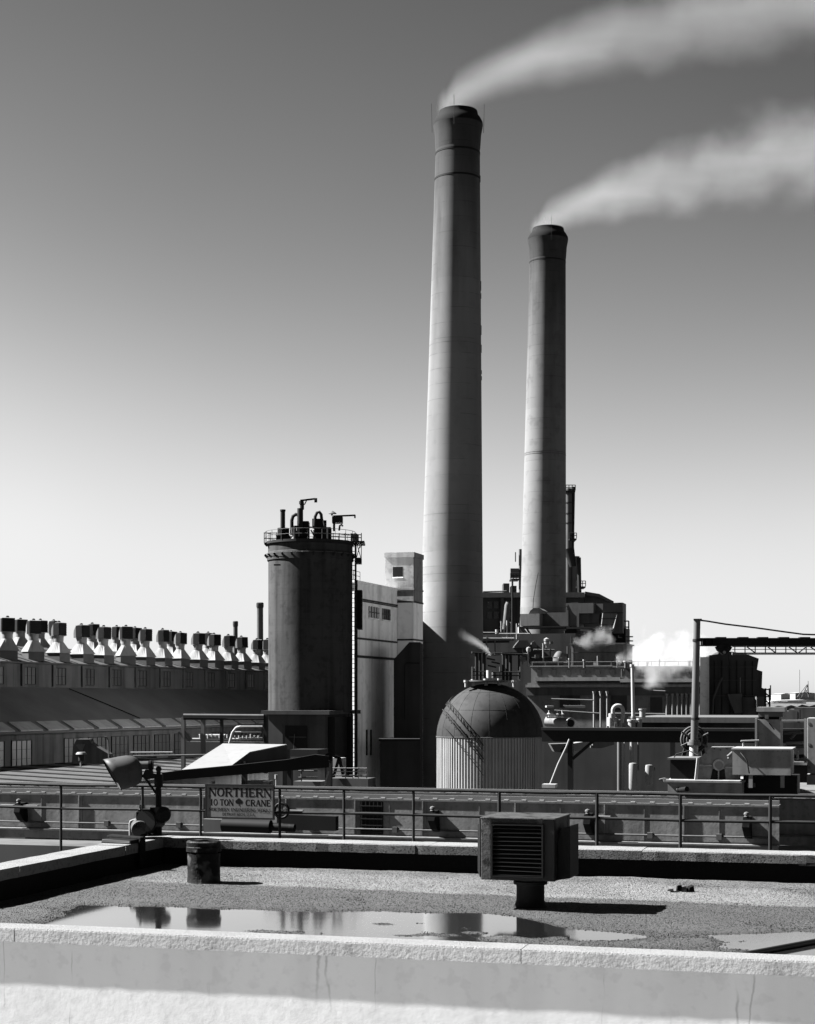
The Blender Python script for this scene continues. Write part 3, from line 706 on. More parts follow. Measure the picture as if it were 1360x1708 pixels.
# stroke letters for the sign: unit cell, heights 0..1; thick and thin strokes with serifs
def arc(cx, cy, rx, ry, a0, a1, n=14):
    return [(cx + rx * math.cos(R(a0 + (a1 - a0) * i / n)), cy + ry * math.sin(R(a0 + (a1 - a0) * i / n))) for i in range(n + 1)]
T, H_ = 0.17, 0.07     # thick and thin stroke
GL = {
    'N': (0.95, [([(0.14, 0), (0.14, 1)], H_), ([(0.14, 1), (0.80, 0.02)], T), ([(0.80, -0.0), (0.80, 1)], H_)], [(0.14, 0), (0.14, 1), (0.80, 1)]),
    'M': (1.05, [([(0.12, 0), (0.12, 1)], H_), ([(0.12, 1), (0.5, 0.05)], T), ([(0.5, 0.05), (0.88, 1)], H_), ([(0.88, 0), (0.88, 1)], T)], [(0.12, 0), (0.88, 0)]),
    'O': (0.92, [(arc(0.45, 0.5, 0.34, 0.46, 20, 160), 0.09), (arc(0.45, 0.5, 0.34, 0.46, 160, 200), T), (arc(0.45, 0.5, 0.34, 0.46, 200, 340), 0.09), (arc(0.45, 0.5, 0.34, 0.46, -20, 20), T), (arc(0.45, 0.5, 0.34, 0.46, 120, 240), 0.15), (arc(0.45, 0.5, 0.34, 0.46, -60, 60), 0.15)], []),
    '0': (0.72, [(arc(0.34, 0.5, 0.24, 0.46, 0, 360, 24), 0.12)], []),
    '1': (0.48, [([(0.24, 0), (0.24, 1)], T), ([(0.08, 0.82), (0.24, 0.98)], H_)], [(0.24, 0)]),
    'R': (0.92, [([(0.18, 0), (0.18, 1)], T), ([(0.18, 0.96), (0.5, 0.96)] + arc(0.5, 0.74, 0.24, 0.22, 90, -90) + [(0.18, 0.52)], 0.10), ([(0.45, 0.52), (0.80, 0.02)], T)], [(0.18, 0), (0.18, 1), (0.80, 0.0)]),
    'T': (0.84, [([(0.42, 0), (0.42, 1)], T), ([(0.06, 0.96), (0.78, 0.96)], 0.10), ([(0.07, 0.96), (0.07, 0.78)], H_), ([(0.77, 0.96), (0.77, 0.78)], H_)], [(0.42, 0)]),
    'H': (0.96, [([(0.18, 0), (0.18, 1)], T), ([(0.76, 0), (0.76, 1)], T), ([(0.18, 0.5), (0.76, 0.5)], H_)], [(0.18, 0), (0.18, 1), (0.76, 0), (0.76, 1)]),
    'E': (0.80, [([(0.18, 0), (0.18, 1)], T), ([(0.08, 0.96), (0.68, 0.96)], 0.09), ([(0.18, 0.52), (0.56, 0.52)], 0.08), ([(0.08, 0.04), (0.70, 0.04)], 0.09), ([(0.68, 0.96), (0.68, 0.78)], H_), ([(0.70, 0.04), (0.70, 0.24)], H_), ([(0.56, 0.62), (0.56, 0.42)], H_)], []),
    'C': (0.88, [(arc(0.46, 0.5, 0.34, 0.46, 48, 312, 20), 0.10), (arc(0.46, 0.5, 0.34, 0.46, 120, 240), T), ([(0.70, 0.98), (0.70, 0.74)], H_), ([(0.70, 0.02), (0.70, 0.24)], H_)], []),
    'G': (0.90, [(arc(0.46, 0.5, 0.34, 0.46, 48, 320, 20), 0.10), (arc(0.46, 0.5, 0.34, 0.46, 120, 240), T), ([(0.70, 0.0), (0.70, 0.44)], T), ([(0.52, 0.46), (0.82, 0.46)], H_)], []),
    'A': (0.94, [([(0.12, 0), (0.44, 1)], H_), ([(0.44, 1), (0.80, 0)], T), ([(0.24, 0.36), (0.66, 0.36)], H_)], [(0.12, 0), (0.80, 0)]),
    'I': (0.46, [([(0.22, 0), (0.22, 1)], T)], [(0.22, 0), (0.22, 1)]),
    'W': (1.15, [([(0.08, 1), (0.32, 0)], T), ([(0.32, 0), (0.54, 0.95)], H_), ([(0.54, 0.95), (0.78, 0)], T), ([(0.78, 0), (1.0, 1)], H_)], [(0.08, 1), (1.0, 1)]),
    'K': (0.92, [([(0.18, 0), (0.18, 1)], T), ([(0.76, 1), (0.26, 0.46)], H_), ([(0.34, 0.54), (0.78, 0)], T)], [(0.18, 0), (0.18, 1), (0.78, 0)]),
    'S': (0.76, [(arc(0.38, 0.74, 0.24, 0.22, 20, 270, 16) + arc(0.38, 0.27, 0.26, 0.25, 90, -160, 16), 0.12)], []),
    'D': (0.92, [([(0.18, 0), (0.18, 1)], T), ([(0.18, 0.96), (0.4, 0.96)] + arc(0.4, 0.5, 0.38, 0.46, 90, -90) + [(0.18, 0.04)], 0.11)], []),
    'U': (0.92, [([(0.18, 1), (0.18, 0.3)] + arc(0.46, 0.3, 0.28, 0.26, 180, 360) + [(0.74, 1)], 0.12)], [(0.18, 1), (0.74, 1)]),
    '.': (0.34, [([(0.14, 0.0), (0.14, 0.12)], 0.12)], []),
    ' ': (0.5, [], []),
}
def sign():
    b = BRL - 0.075
    a0, a1 = rail_post_a(345.5, b), rail_post_a(455.5, b)
    Yc = CF.p((a0 + a1) / 2, b, E).y
    zt, zb = E - (1311 - HY) * M_(Yc) / KU, E - (1363.5 - HY) * M_(Yc) / KU
    t = thing('crane_sign', 'weathered sign board lettered 10 TON CRANE hung on the railing', 'sign', CF.p((a0 + a1) / 2, b, zb))
    MB().fbox(CF, a0, a1, b - 0.012, b + 0.012, zb, zt).build('board', 'sign_board', t, 0.003)
    m = MB(); e = 0.03
    m.fbox(CF, a0 - e, a0, b - 0.02, b + 0.02, zb - e, zt + e); m.fbox(CF, a1, a1 + e, b - 0.02, b + 0.02, zb - e, zt + e)
    m.fbox(CF, a0, a1, b - 0.02, b + 0.02, zb - e, zb); m.fbox(CF, a0, a1, b - 0.02, b + 0.02, zt, zt + e)
    m.build('frame', 'rail_paint', t)
    for a in (a0 + 0.1, a1 - 0.1):
        MB().fbox(CF, a - .02, a + .02, b + .021, b + .1, zt - .02, zt + .08).build('hanger', 'dark_steel', t)
    W, Hh = a1 - a0, zt - zb
    def line(text, x0, x1, y0, h, mat, name, tall_ends=False, bold=1.0):
        tot = sum(GL[c][0] for c in text); kx = (x1 - x0) * W / tot; kz = h * Hh
        m = MB(); x = a0 + x0 * W; seq = [0]
        def stroke(p, q, w):
            # order keeps every stroke 0.1 mm apart in depth so overlaps never share a plane
            seq[0] += 1; dep = 0.0125 + 0.000008 * seq[0]
            d = Vector((q[0] - p[0], q[1] - p[1])); L_ = d.length
            if L_ < 1e-6: return
            d /= L_; nrm = Vector((-d.y, d.x)) * w / 2; ex = d * 0.0
            c = [(p[0] - nrm.x, p[1] - nrm.y), (q[0] - nrm.x, q[1] - nrm.y), (q[0] + nrm.x, q[1] + nrm.y), (p[0] + nrm.x, p[1] + nrm.y)]
            m.add([CF.p(u_, b - dep, v_) for u_, v_ in c], [(0, 1, 2, 3)])
        for ci, c in enumerate(text):
            w, st, se = GL[c]; z = zb + y0 * Hh
            ext = -0.30 if (tall_ends and ci in (0, len(text) - 1)) else 0.0
            for pts, th in st:
                for i in range(len(pts) - 1):
                    p, q = pts[i], pts[i + 1]
                    py, qy = p[1], q[1]
                    if ext and abs(p[0] - q[0]) < 1e-6 and ((ci == 0 and p[0] < .3) or (ci > 0 and p[0] > .6)): py = ext if py < .1 else py
                    stroke((x + p[0] * kx, z + py * kz), (x + q[0] * kx, z + qy * kz), th * min(kx, kz) * 1.15 * bold * 1.0)
            for s in se:
                sy = s[1] + (0.03 if s[1] < .5 else -0.03)
                stroke((x + (s[0] - 0.16) * kx, z + sy * kz), (x + (s[0] + 0.16) * kx, z + sy * kz), 0.075 * kz)
            x += w * kx
        return m.build(name, mat, t)
    line('NORTHERN', 0.03, 0.985, 0.66, 0.27, 'sign_ink', 'headline', True, 1.15)
    line('10', 0.05, 0.175, 0.37, 0.20, 'sign_ink', 'lettering', bold=1.25)
    line('TON', 0.20, 0.41, 0.37, 0.20, 'sign_ink', 'lettering', bold=1.25)
    line('CRANE', 0.59, 0.97, 0.37, 0.20, 'sign_ink', 'lettering', bold=1.25)
    line('NORTHERN ENGINEERING WORKS', 0.035, 0.975, 0.19, 0.105, 'sign_ink_worn', 'small_lettering', bold=1.1)
    line('DETROIT MICH. U.S.A.', 0.24, 0.74, 0.055, 0.085, 'sign_ink_worn', 'small_lettering', bold=1.1)
    m = MB(); k = 0
    for (ca, cz, rr) in ((0.465, 0.50, 0.028), (0.52, 0.50, 0.028), (0.4925, 0.545, 0.03), (0.4925, 0.48, 0.022)):
        pts = [CF.p(a0 + ca * W + rr * W * math.cos(i * math.pi / 8), b - 0.0135 - 0.0001 * k, zb + cz * Hh + rr * W * math.sin(i * math.pi / 8)) for i in range(16)]
        m.add(pts, [tuple(range(16))]); k += 1
    m.add([CF.p(a0 + x * W, b - 0.0142, zb + z * Hh) for x, z in ((0.4875, 0.36), (0.505, 0.36), (0.497, 0.48), (0.488, 0.48))], [(0, 1, 2, 3)])
    m.build('emblem', 'sign_ink', t)
sign()

# ------------------------------------------------------------------ crane bridge behind the railing
ZG = E - 2.02                   # top of the girders
def line_a(px, b): return rail_post_a(px, b)
def girder(b, label, near):
    t = thing('crane_girder', label, 'girder', CF.p(5, b, E - 2.95))
    a0, a1 = line_a(-60, b), line_a(1300 if near else 1750, b)
    MB().fbox(CF, a0, a1, b - 0.012, b + 0.012, E - 2.76, ZG - 0.04).build('web', 'girder_paint', t)
    MB().fbox(CF, a0, a1, b - 0.03, b + 0.40, ZG - 0.038, ZG).build('top_flange', 'girder_flange', t)
    MB().fbox(CF, a0, a1, b - 0.26, b + 0.2, E - 2.79, E - 2.762).build('bottom_flange', 'girder_flange', t)
    MB().fbox(CF, a0, a1, b - 0.235, b - 0.21, E - 2.96, E - 2.792).build('bottom_angle', 'girder_paint', t)
    MB().fbox(CF, a0, a1, b + 0.05, b + 0.11, ZG + 0.001, ZG + 0.085).build('rail', 'rail_steel', t)
    clip = None; a = a0 + 0.1
    while a < a1:
        if clip is None:
            clip = MB().fbox(CF, a - .045, a + .045, b - 0.025, b + 0.03, ZG + 0.001, ZG + 0.028).build('rail_clip', 'white_pipe', t); base_a = a
        else:
            share(clip, CF.u * ((a - base_a) * KU), t)
        a += 0.355 * random.choice((1, 1, 1, 1.05))
    if near:
        for px in (133, 340, 478, 593, 706, 860, 1009, 1141):
            a = line_a(px, b)
            MB().fbox(CF, a - .012, a + .012, b - 0.045, b - 0.013, E - 2.758, ZG - 0.042).fbox(CF, a + .0085, a + .075, b - 0.024, b - 0.013, E - 2.757, ZG - 0.043).build('stiffener', 'girder_paint', t)
        # lattice plate between two stiffeners
        a = line_a(594, b); a2 = line_a(640, b)
        MB().fbox(CF, a + .1, a2, b - .02, b - .0125, E - 2.74, ZG - .06).build('lattice_plate', 'black_steel', t)
        for i in range(6):
            x = a + .12 + i * (a2 - a - .16) / 5
            MB().fbox(CF, x, x + .02, b - .035, b - .021, E - 2.73, ZG - .07).build('lattice_bar', 'dark_steel', t)
        for i in range(5):
            z = E - 2.70 + i * 0.13
            MB().fbox(CF, a + .11, a2 - .01, b - .05, b - .036, z, z + .02).build('lattice_bar', 'dark_steel', t)
        for px in (42, 728, 985, 1248):
            a = line_a(px, b)
            k = MB().prism([CF.p(a - .07, b - .014, E - 2.22), CF.p(a - .07, b - .30, E - 2.24), CF.p(a - .09, b - .33, E - 2.42), CF.p(a - .06, b - .2, E - 2.60), CF.p(a - .05, b - .014, E - 2.66)], CF.u * 0.14).build('wire_bracket', 'dark_machine', t)
            MB().lathe(CF.p(a - .01, b - .26, E - 2.235), [(0.03, 0), (0.052, 0.015), (0.03, 0.036), (0.057, 0.056), (0.046, 0.09), (0.001, 0.11)], 12).build('insulator', 'mid_steel', k)
        a_l, a_r = line_a(-60, b), line_a(1290, b)
        MB().cyl(CF.p(a_l, b - .04, E - 2.64), CF.p(a_r, b - .04, E - 2.63), .018, n=8).build('conduit', 'mid_steel', t)
        for px in (180, 300, 520, 660, 880, 1085, 1200):
            a = line_a(px, b)
            MB().fbox(CF, a - .05, a + .05, b - .08, b - .013, E - 2.69, E - 2.58).build('junction_box', 'mid_steel', t)
        for px in (70, 235, 420, 650, 800, 935, 1075, 1200):
            a = line_a(px, b)
            MB().fbox(CF, a - .005, a + .005, b - .022, b - .0125, E - 2.756, ZG - .044).build('web_seam', 'girder_paint', t)
        for px in (22, 62, 500, 1008):
            a = line_a(px, b)
            MB().fbox(CF, a - .16, a + .16, b - .30, b - .2, E - 2.30, E - 2.265).build('wire_clamp', 'pale_steel', t)
    return t
girder(4.6, 'near crane girder with riveted stiffeners behind the pipe railing', True)
girder(7.1, 'far crane girder, only its lit rail showing behind the near one', False)
t = MB().fbox(CF, line_a(-60, 5.2), line_a(1750, 5.2), 5.2, 6.6, E - E / KU, E - 3.2).build('runway_wall', 'dim_wall')
tag(t, 'dark concrete wall under the crane girders', 'wall')
# hoist gear hanging under the sign
t = thing('hoist_machine', 'dark hoist motor and wheel between sign and girder', 'hoist', CF.p(line_a(420, 3.2), 3.2, E - 2.9))
def hp(px, py, b=3.2):
    a = line_a(px, b); q = CF.p(a, b, E); q.z = E - (py - HY) * M_(q.y); return q
MB().cyl(hp(372, 1376), hp(452, 1379), 0.14, n=20).build('motor', 'black_steel', t)
MB().cyl(hp(452, 1379), hp(492, 1381), 0.085, n=16).build('gear_shaft', 'dark_machine', t)
MB().prism([hp(338, 1366), hp(374, 1367), hp(372, 1388), hp(340, 1388)], CF.v * .25).build('bracket', 'mid_steel', t)
m = MB()
for i in range(24):
    pass
cw = hp(470, 1352); ring = [cw + (CF.u * math.cos(i * math.pi / 12) + Vector((0, 0, 1)) * math.sin(i * math.pi / 12)) * 0.15 for i in range(25)]
MB().tube(ring, 0.029, 8).build('wheel_rim', 'dark_machine', t)
for i in range(3):
    d = (CF.u * math.cos(i * math.pi / 3 + .3) + Vector((0, 0, 1)) * math.sin(i * math.pi / 3 + .3)) * 0.14
    MB().cyl(cw - d, cw + d, 0.02, n=6).build('spoke', 'mid_steel', t)
MB().fbox(CF, line_a(340, 3.4), line_a(560, 3.4), 3.3, 3.9, E - 3.0, E - 2.8).build('bed', 'dark_steel', t)
MB().prism([hp(462, 1358, 3.5), hp(560, 1362, 3.5), hp(560, 1386, 3.5), hp(462, 1384, 3.5)], CF.v * .2).build('shadow_sheet', 'black_steel', t)  # black sheet standing in for the dark shadow beside the hoist

# ------------------------------------------------------------------ crane trolley at right
TY = 34.7
base = P(1220, 1326, TY)
t = thing('crane_trolley', 'pale painted crane trolley with gear case and hopper on the girders', 'trolley', base)
MB().ybox(1114, 1304, 1238, 1325, TY, 2.0).build('platform', 'trolley_paint', t)
MB().ybox(1110, 1301, 1240, 1304.5, TY - .06, 2.1).build('deck_edge', 'trolley_paint', t)
MB().ybox(1119, 1267, 1160, 1301, TY + .4, 1.0).build('motor_box', 'black_steel', t)
MB().ybox(1113, 1264, 1162, 1267, TY + .35, 1.1).build('motor_box_lid', 'mid_steel', t)
pl = [P(x, y, TY + .1) for x, y in ((1162, 1302), (1166, 1279), (1168, 1264), (1186, 1246), (1224, 1246), (1233, 1262), (1233, 1302))]
gc = MB().prism(pl, (0.1, .35, 0)).build('gear_case', 'trolley_paint', t)
MB().prism([P(x, y, TY + .09) for x, y in ((1185, 1302), (1189, 1283), (1209, 1283), (1211, 1302))], (0, .005, 0)).build('case_opening', 'black_steel', gc)
MB().prism([P(x, y, TY + .06) for x, y in ((1197.5, 1302), (1198, 1280), (1200, 1280), (1199.8, 1302))], (0, .025, 0)).build('inner_web', 'pale_steel', gc)
MB().cyl(P(1199, 1276, TY + .02), P(1199, 1276, TY + .09), 9.5 * M_(TY), n=28).build('hub', 'trolley_paint', gc)
MB().cyl(P(1199, 1276, TY - .01), P(1199, 1276, TY + .02), 6.5 * M_(TY), n=28).build('hub_cap', 'mid_steel', gc)
MB().prism([P(x, y, TY + .05) for x, y in ((1163, 1276.5), (1188, 1276.5), (1188, 1279), (1163, 1279))], (0, .045, 0)).build('joint_flange', 'pale_steel', gc)
MB().prism([P(x, y, TY + .05) for x, y in ((1210, 1279), (1233, 1279), (1233, 1281.5), (1210, 1281.5))], (0, .045, 0)).build('joint_flange', 'pale_steel', gc)
MB().prism([P(x, y, TY + .04) for x, y in ((1159, 1302), (1163, 1264), (1167, 1264), (1164, 1302))], (0, .05, 0)).build('edge_strip', 'white_pipe', gc)
for x, y in ((1178, 1256), (1192, 1249), (1202, 1251), (1213, 1249)):
    MB().cyl(P(x, y, TY + .085), P(x, y, TY + .1), .012, n=8).build('bolt', 'dark_steel', gc)
hb = MB().ybox(1222, 1250.5, 1319, 1292, TY - .5, 1.3).build('hopper_box', 'trolley_paint', t)
MB().ybox(1220, 1248, 1322, 1250.5, TY - .53, 1.36).build('hopper_rim', 'pale_steel', hb)
for x in (1249, 1302):
    MB().ybox(x, 1282, x + 6.5, 1314, TY - .58, .07).build('leg', 'pale_steel', t)
MB().ybox(1240, 1294, 1330, 1325, TY + .1, 1.2).build('underframe', 'black_steel', t)
for x in (1246, 1268, 1290, 1300):
    MB().ybox(x, 1306, x + 14, 1313, TY + .02, .07).build('cross_plate', 'mid_steel', t)
for x0, y0, x1, y1 in ((1214, 1262, 1222, 1255), (1215, 1266, 1221, 1259)):
    MB().cyl(P(x0, y0, TY - .1), P(x1, y1, TY - .1), .03, n=8).build('handle', 'mid_steel', t)
MB().cyl(P(1134, 1318, TY - .1), P(1146, 1316, TY - .35), .055, n=12).cyl(P(1132, 1319, TY - .08), P(1134, 1318, TY - .1), .075, n=12).build('buffer', 'dark_machine', t)
for k in range(5):
    MB().tube([P(1100 + k * 2, 1300 + k, TY + .3), P(1108, 1298 + k * 1.5, TY + .2), P(1116, 1300 + k, TY + .2)], .012, 6).build('loose_cable', 'mid_steel', t)
for k in range(12):
    MB().ybox(1225 + k * 8, 1252.2, 1226.4 + k * 8, 1253.6, TY - .506 - k * .028, .008).build('rivet', 'mid_steel', hb)
for x0, y0, x1, y1 in ((1240, 1249, 1240, 1236), (1262, 1248, 1262, 1235), (1236, 1236, 1266, 1235)):
    MB().cyl(P(x0, y0, TY + .6), P(x1, y1, TY + .6), .018, n=6).build('grab_rail', 'pale_steel', t)
MB().tube([P(1228, 1249, TY + .2), P(1236, 1256, TY - .6), P(1246, 1268, TY - .75), P(1250, 1290, TY - .7)], .014, 6).build('cable', 'black_steel', t)
MB().tube([P(1165, 1260, TY + .3), P(1150, 1252, TY + .5), P(1128, 1258, TY + .6), P(1122, 1268, TY + .5)], .014, 6).build('cable', 'black_steel', t)
for k in range(9):
    MB().ybox(1118 + k * 13, 1308, 1119.3 + k * 13, 1309.3, TY - .006 - k * .03, .008).build('rivet', 'mid_steel', t)
# booth and cabinet on the trolley's far side
t = thing('control_booth', 'narrow pale control booth with flat cap behind the hopper box', 'booth', P(1284, 1250, TY + 1.6))
MB().ybox(1263, 1200, 1302, 1252, TY + 1.6, .9).build('booth', 'trolley_paint', t)
MB().ybox(1259.5, 1198, 1263, 1250, TY + 1.55, .2).build('corner_strip', 'pale_steel', t)
MB().ybox(1266, 1195, 1300, 1200, TY + 1.7, .7).build('window_slit', 'black_steel', t)
MB().ybox(1265, 1187, 1306, 1195.5, TY + 1.62, .86).build('head', 'mid_steel', t)
MB().ybox(1262, 1179.5, 1309, 1187, TY + 1.55, 1.0).build('cap', 'trolley_paint', t)
MB().ybox(1276, 1192, 1282, 1199, TY + 1.58, .08).build('lamp', 'white_pipe', t)
MB().cyl(P(1298, 1245, TY + 1.3), P(1302, 1245, TY + 1.25), .045, n=14).build('valve_wheel', 'pale_steel', t)
MB().cyl(P(1283, 1206, TY + 1.4), P(1292, 1217, TY + 1.4), .012, n=6).build('strap', 'dark_steel', t)
t = thing('steel_cabinet', 'pale steel cabinet cut by the right edge of the picture', 'cabinet', P(1375, 1308, TY + .2))
MB().ybox(1347, 1197.5, 1420, 1290, TY + .2, 1.0).build('cabinet', 'trolley_paint', t, .01)
MB().ybox(1346, 1292, 1420, 1309, TY + .25, .9).build('plinth', 'trolley_paint', t)
MB().ybox(1341.5, 1199, 1346, 1272, TY + .3, .15).build('door_edge', 'pale_steel', t)
MB().ybox(1304, 1200, 1346, 1203, TY + 1.4, .2).build('top_rail', 'pale_steel', t)
for y in (1205, 1240, 1278): MB().ybox(1348, y, 1352, y + 4, TY + .192, .012).build('hinge', 'mid_steel', t)
MB().ybox(1366, 1238, 1369, 1248, TY + .15, .012).build('handle', 'dark_steel', t)
t = thing('piping_bench', 'jumble of pipes and trays between booth and steel cabinet', 'pipework', P(1330, 1290, TY + 2))
for y, x0, x1, mt in ((1222, 1308, 1342, 'mid_steel'), (1240, 1312, 1340, 'pale_steel'), (1246, 1310, 1342, 'mid_steel'), (1262, 1318, 1342, 'dark_steel')):
    MB().cyl(P(x0, y, TY + 1.9), P(x1, y - 1, TY + 1.7), .04, n=8).build('pipe', mt, t)
MB().ybox(1316, 1271, 1346, 1276, TY + 1.2, .9).build('tray', 'white_pipe', t)
MB().ybox(1314, 1276, 1347, 1305, TY + 1.3, .9).build('bench', 'dark_steel', t)
for x in (1322, 1331):
    MB().pcyl(x, 1252, 1270, 4, TY + 1.5).build('valve', 'pale_steel', t)
MB().tube([P(1319, 1232, TY + 1.8), P(1328, 1222, TY + 1.8), P(1342, 1219, TY + 1.8)], .035, 8).build('bend', 'mid_steel', t)

# ------------------------------------------------------------------ mast, boom, cable, reel
MY = 36.3
t = thing('jib_mast', 'tall steel mast rising from the trolley, collared near its foot', 'mast', P(1157, 1266, MY))
MB().cyl(P(1157, 1266, MY), P(1158, 1238, MY), 7.2 * M_(MY), n=18).build('foot_socket', 'white_pipe', t)
MB().cyl(P(1158, 1243, MY), P(1158.2, 1238, MY), 11 * M_(MY), n=20).cyl(P(1158.2, 1238, MY), P(1158.4, 1234, MY), 8.5 * M_(MY), n=20).build('collar', 'mid_steel', t)
MB().cyl(P(1158.4, 1236, MY), P(1163, 1033, MY), 6.2 * M_(MY), 5.6 * M_(MY), n=18).build('shaft', 'mid_steel', t)
MB().ybox(1157, 1032, 1170, 1034.5, MY - .06, .15).build('cap', 'dark_steel', t)
for y in (1068, 1199):
    MB().cyl(P(1159 + (1260 - y) * .018, y + 2, MY), P(1159 + (1260 - y) * .018, y - 2, MY), 7 * M_(MY), n=18).build('clamp', 'dark_steel', t)
t = MB().tube([P(1163, 1034, MY), P(1180, 1036, MY), P(1210, 1041, MY), P(1260, 1047, MY), P(1310, 1054, MY), P(1340, 1058, MY), P(1372, 1059, MY), P(1440, 1057, MY)], .018, 8).build('stay_cable', 'black_steel')
tag(t, 'dark stay cable sagging from the mast top to the right', 'cable')
t = thing('hoist_beam', 'long dark steel hoist beam running right from the mast', 'beam', P(1170, 1078, MY + .1))
BY = MY + .15
MB().ybox(1168, 1064, 1440, 1066, BY, .22, 0).build('top_flange', 'dark_steel', t)
MB().ybox(1169, 1066, 1440, 1075.5, BY + .1, .02, 0).build('web', 'dark_steel', t)
MB().ybox(1169, 1075.5, 1440, 1077.5, BY, .22, 0).build('bottom_flange', 'dark_steel', t)
for x in (1195, 1232, 1265, 1300, 1335):
    MB().ybox(x, 1062.4, x + 17, 1064, BY + .02, .18, 0).build('cover_plate', 'dark_steel', t)
for x in (1172, 1178, 1190):
    MB().ybox(x, 1066, x + 1.2, 1075.5, BY + .01, .09, 0).build('stiffener', 'black_steel', t)
t = thing('hoist_trolley', 'small black hoist trolley with sheaves hung under the beam', 'hoist', P(1208, 1092, BY))
MB().prism([P(x, y, BY + .02) for x, y in ((1195, 1079), (1198, 1077.6), (1218, 1077.6), (1222, 1079), (1219, 1085), (1210, 1092), (1207, 1092), (1198, 1085))], (0, .18, 0)).build('side_plate', 'black_steel', t)
for x in (1202, 1214):
    MB().cyl(P(x, 1078, BY - .04), P(x, 1078, BY + .02), 3.4 * M_(BY), n=14).build('wheel', 'dark_machine', t)
MB().cyl(P(1208.6, 1088, BY - .03), P(1208.6, 1088, BY + .02), 2.6 * M_(BY), n=14).build('sheave', 'pale_steel', t)
MB().cyl(P(1215.5, 1090, BY + .1), P(1216, 1115, BY + .1), .012, n=6).build('rope', 'black_steel', t)
WY = 92.0
t = thing('truss_walkway', 'thin lattice walkway below the hoist beam against the sky', 'walkway', P(1222, 1092, WY))
for y, th in ((1078.5, 1.2), (1083, .9), (1089.5, 2.4), (1091.6, .9)):
    MB().pbox(1222, y - th / 2, 1440, y + th / 2, WY, .25).build('chord', 'mid_steel', t)
for i, x in enumerate(range(1226, 1440, 17)):
    MB().bar(P(x, 1078, WY + .1), P(x, 1090, WY + .1), .05).build('upright', 'mid_steel', t)
for x0, y0, x1, y1 in ((1245, 1078, 1260, 1089), (1281, 1079, 1294, 1089), (1316, 1079, 1330, 1089), (1345, 1079, 1332, 1089), (1352, 1079, 1366, 1089)):
    MB().bar(P(x0, y0, WY - .05), P(x1, y1, WY - .05), .06).build('diagonal', 'mid_steel', t)
RY = 38.0
t = thing('cable_reel', 'round cable reel with concentric rings behind the mast foot', 'cable reel', P(1158, 1262, RY))
cR = P(1158, 1233.5, RY)
for rpx, mt, dy, th in ((21.5, 'mid_steel', 0, .022), (17, 'dark_steel', -.04, .03), (12.5, 'mid_steel', -.06, .03), (8, 'dark_steel', -.05, .04)):
    ring = [cR + Vector((math.cos(i * math.pi / 16), 0, math.sin(i * math.pi / 16))) * rpx * M_(RY) + Vector((0, dy, 0)) for i in range(33)]
    MB().tube(ring, th, 8).build('ring', mt, t)
MB().cyl(cR + Vector((0, -.02, 0)), cR + Vector((0, .12, 0)), 20.5 * M_(RY), n=40).build('flange', 'dark_machine', t)
for a in (25, 150, 205, 330):
    d = Vector((math.cos(R(a)), 0, math.sin(R(a))))
    MB().cyl(cR + d * 6 * M_(RY) + Vector((0, -.08, 0)), cR + d * 25 * M_(RY) + Vector((0, -.08, 0)), .022, n=6).build('arm', 'mid_steel', t)
MB().bar(P(1146, 1240, RY + .2), P(1139, 1266, RY + .2), .08).bar(P(1170, 1240, RY + .2), P(1175, 1266, RY + .2), .08).build('stand', 'dark_steel', t)

# ------------------------------------------------------------------ conveyor shed at left
SY = 60.0
t = thing('conveyor_cover', 'sloping conveyor cover with bright white roof panel left of the silo base', 'conveyor cover', P(420, 1300, SY))
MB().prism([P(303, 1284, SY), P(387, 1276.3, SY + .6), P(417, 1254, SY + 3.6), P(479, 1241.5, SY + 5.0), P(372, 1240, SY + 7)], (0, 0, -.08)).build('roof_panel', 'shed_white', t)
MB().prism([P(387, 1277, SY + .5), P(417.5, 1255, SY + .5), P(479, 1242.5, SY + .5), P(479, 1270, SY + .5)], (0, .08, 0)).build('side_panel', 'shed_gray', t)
MB().prism([P(270, 1289, SY), P(303, 1284.6, SY), P(387, 1276.8, SY), P(479, 1267, SY), P(526, 1258.5, SY), P(549, 1261, SY), P(549, 1280, SY), P(270, 1303, SY)], (0, .4, 0)).build('fascia', 'black_steel', t)
MB().ybox(484, 1250, 530, 1262, SY + 1.2, 1.2).build('drive_box', 'dark_steel', t)
for x in (403, 479, 545):
    MB().ybox(x, 1270, x + 7, 1330, SY + .5, .2).build('leg', 'dark_steel', t)
MB().cyl(P(548, 1262, SY + .1), P(548, 1262, SY + 1), 6 * M_(SY), n=14).build('end_pulley', 'dark_machine', t)
MB().cyl(P(541, 1312, SY + .3), P(548, 1286, SY + .3), .03, n=8).build('brace_pipe', 'pale_steel', t)
for x0, x1, y in ((498, 530, 1286), (498, 530, 1297)):
    MB().cyl(P(x0, y, SY + 2), P(x1, y, SY + 2), .03, n=6).build('hand_rail', 'mid_steel', t)
MB().pcyl(503, 1282, 1303, 2.2, SY + 2, n=6).build('hand_rail_post', 'mid_steel', t)
MB().ybox(405, 1303, 440, 1320, SY + 2, 1).build('plinth', 'mid_steel', t)
MB().ybox(490, 1303, 535, 1320, SY + 2.2, 1).build('plinth', 'mid_steel', t)
t = thing('valve_stand', 'little pale valve under the conveyor cover', 'valve', P(461, 1318, SY - 2))
MB().pcyl(461, 1297, 1322, 2.4, SY - 2, n=8).build('stem', 'pale_steel', t)
MB().pcyl(461, 1292, 1299, 5, SY - 2, n=10).build('wheel', 'pale_steel', t)

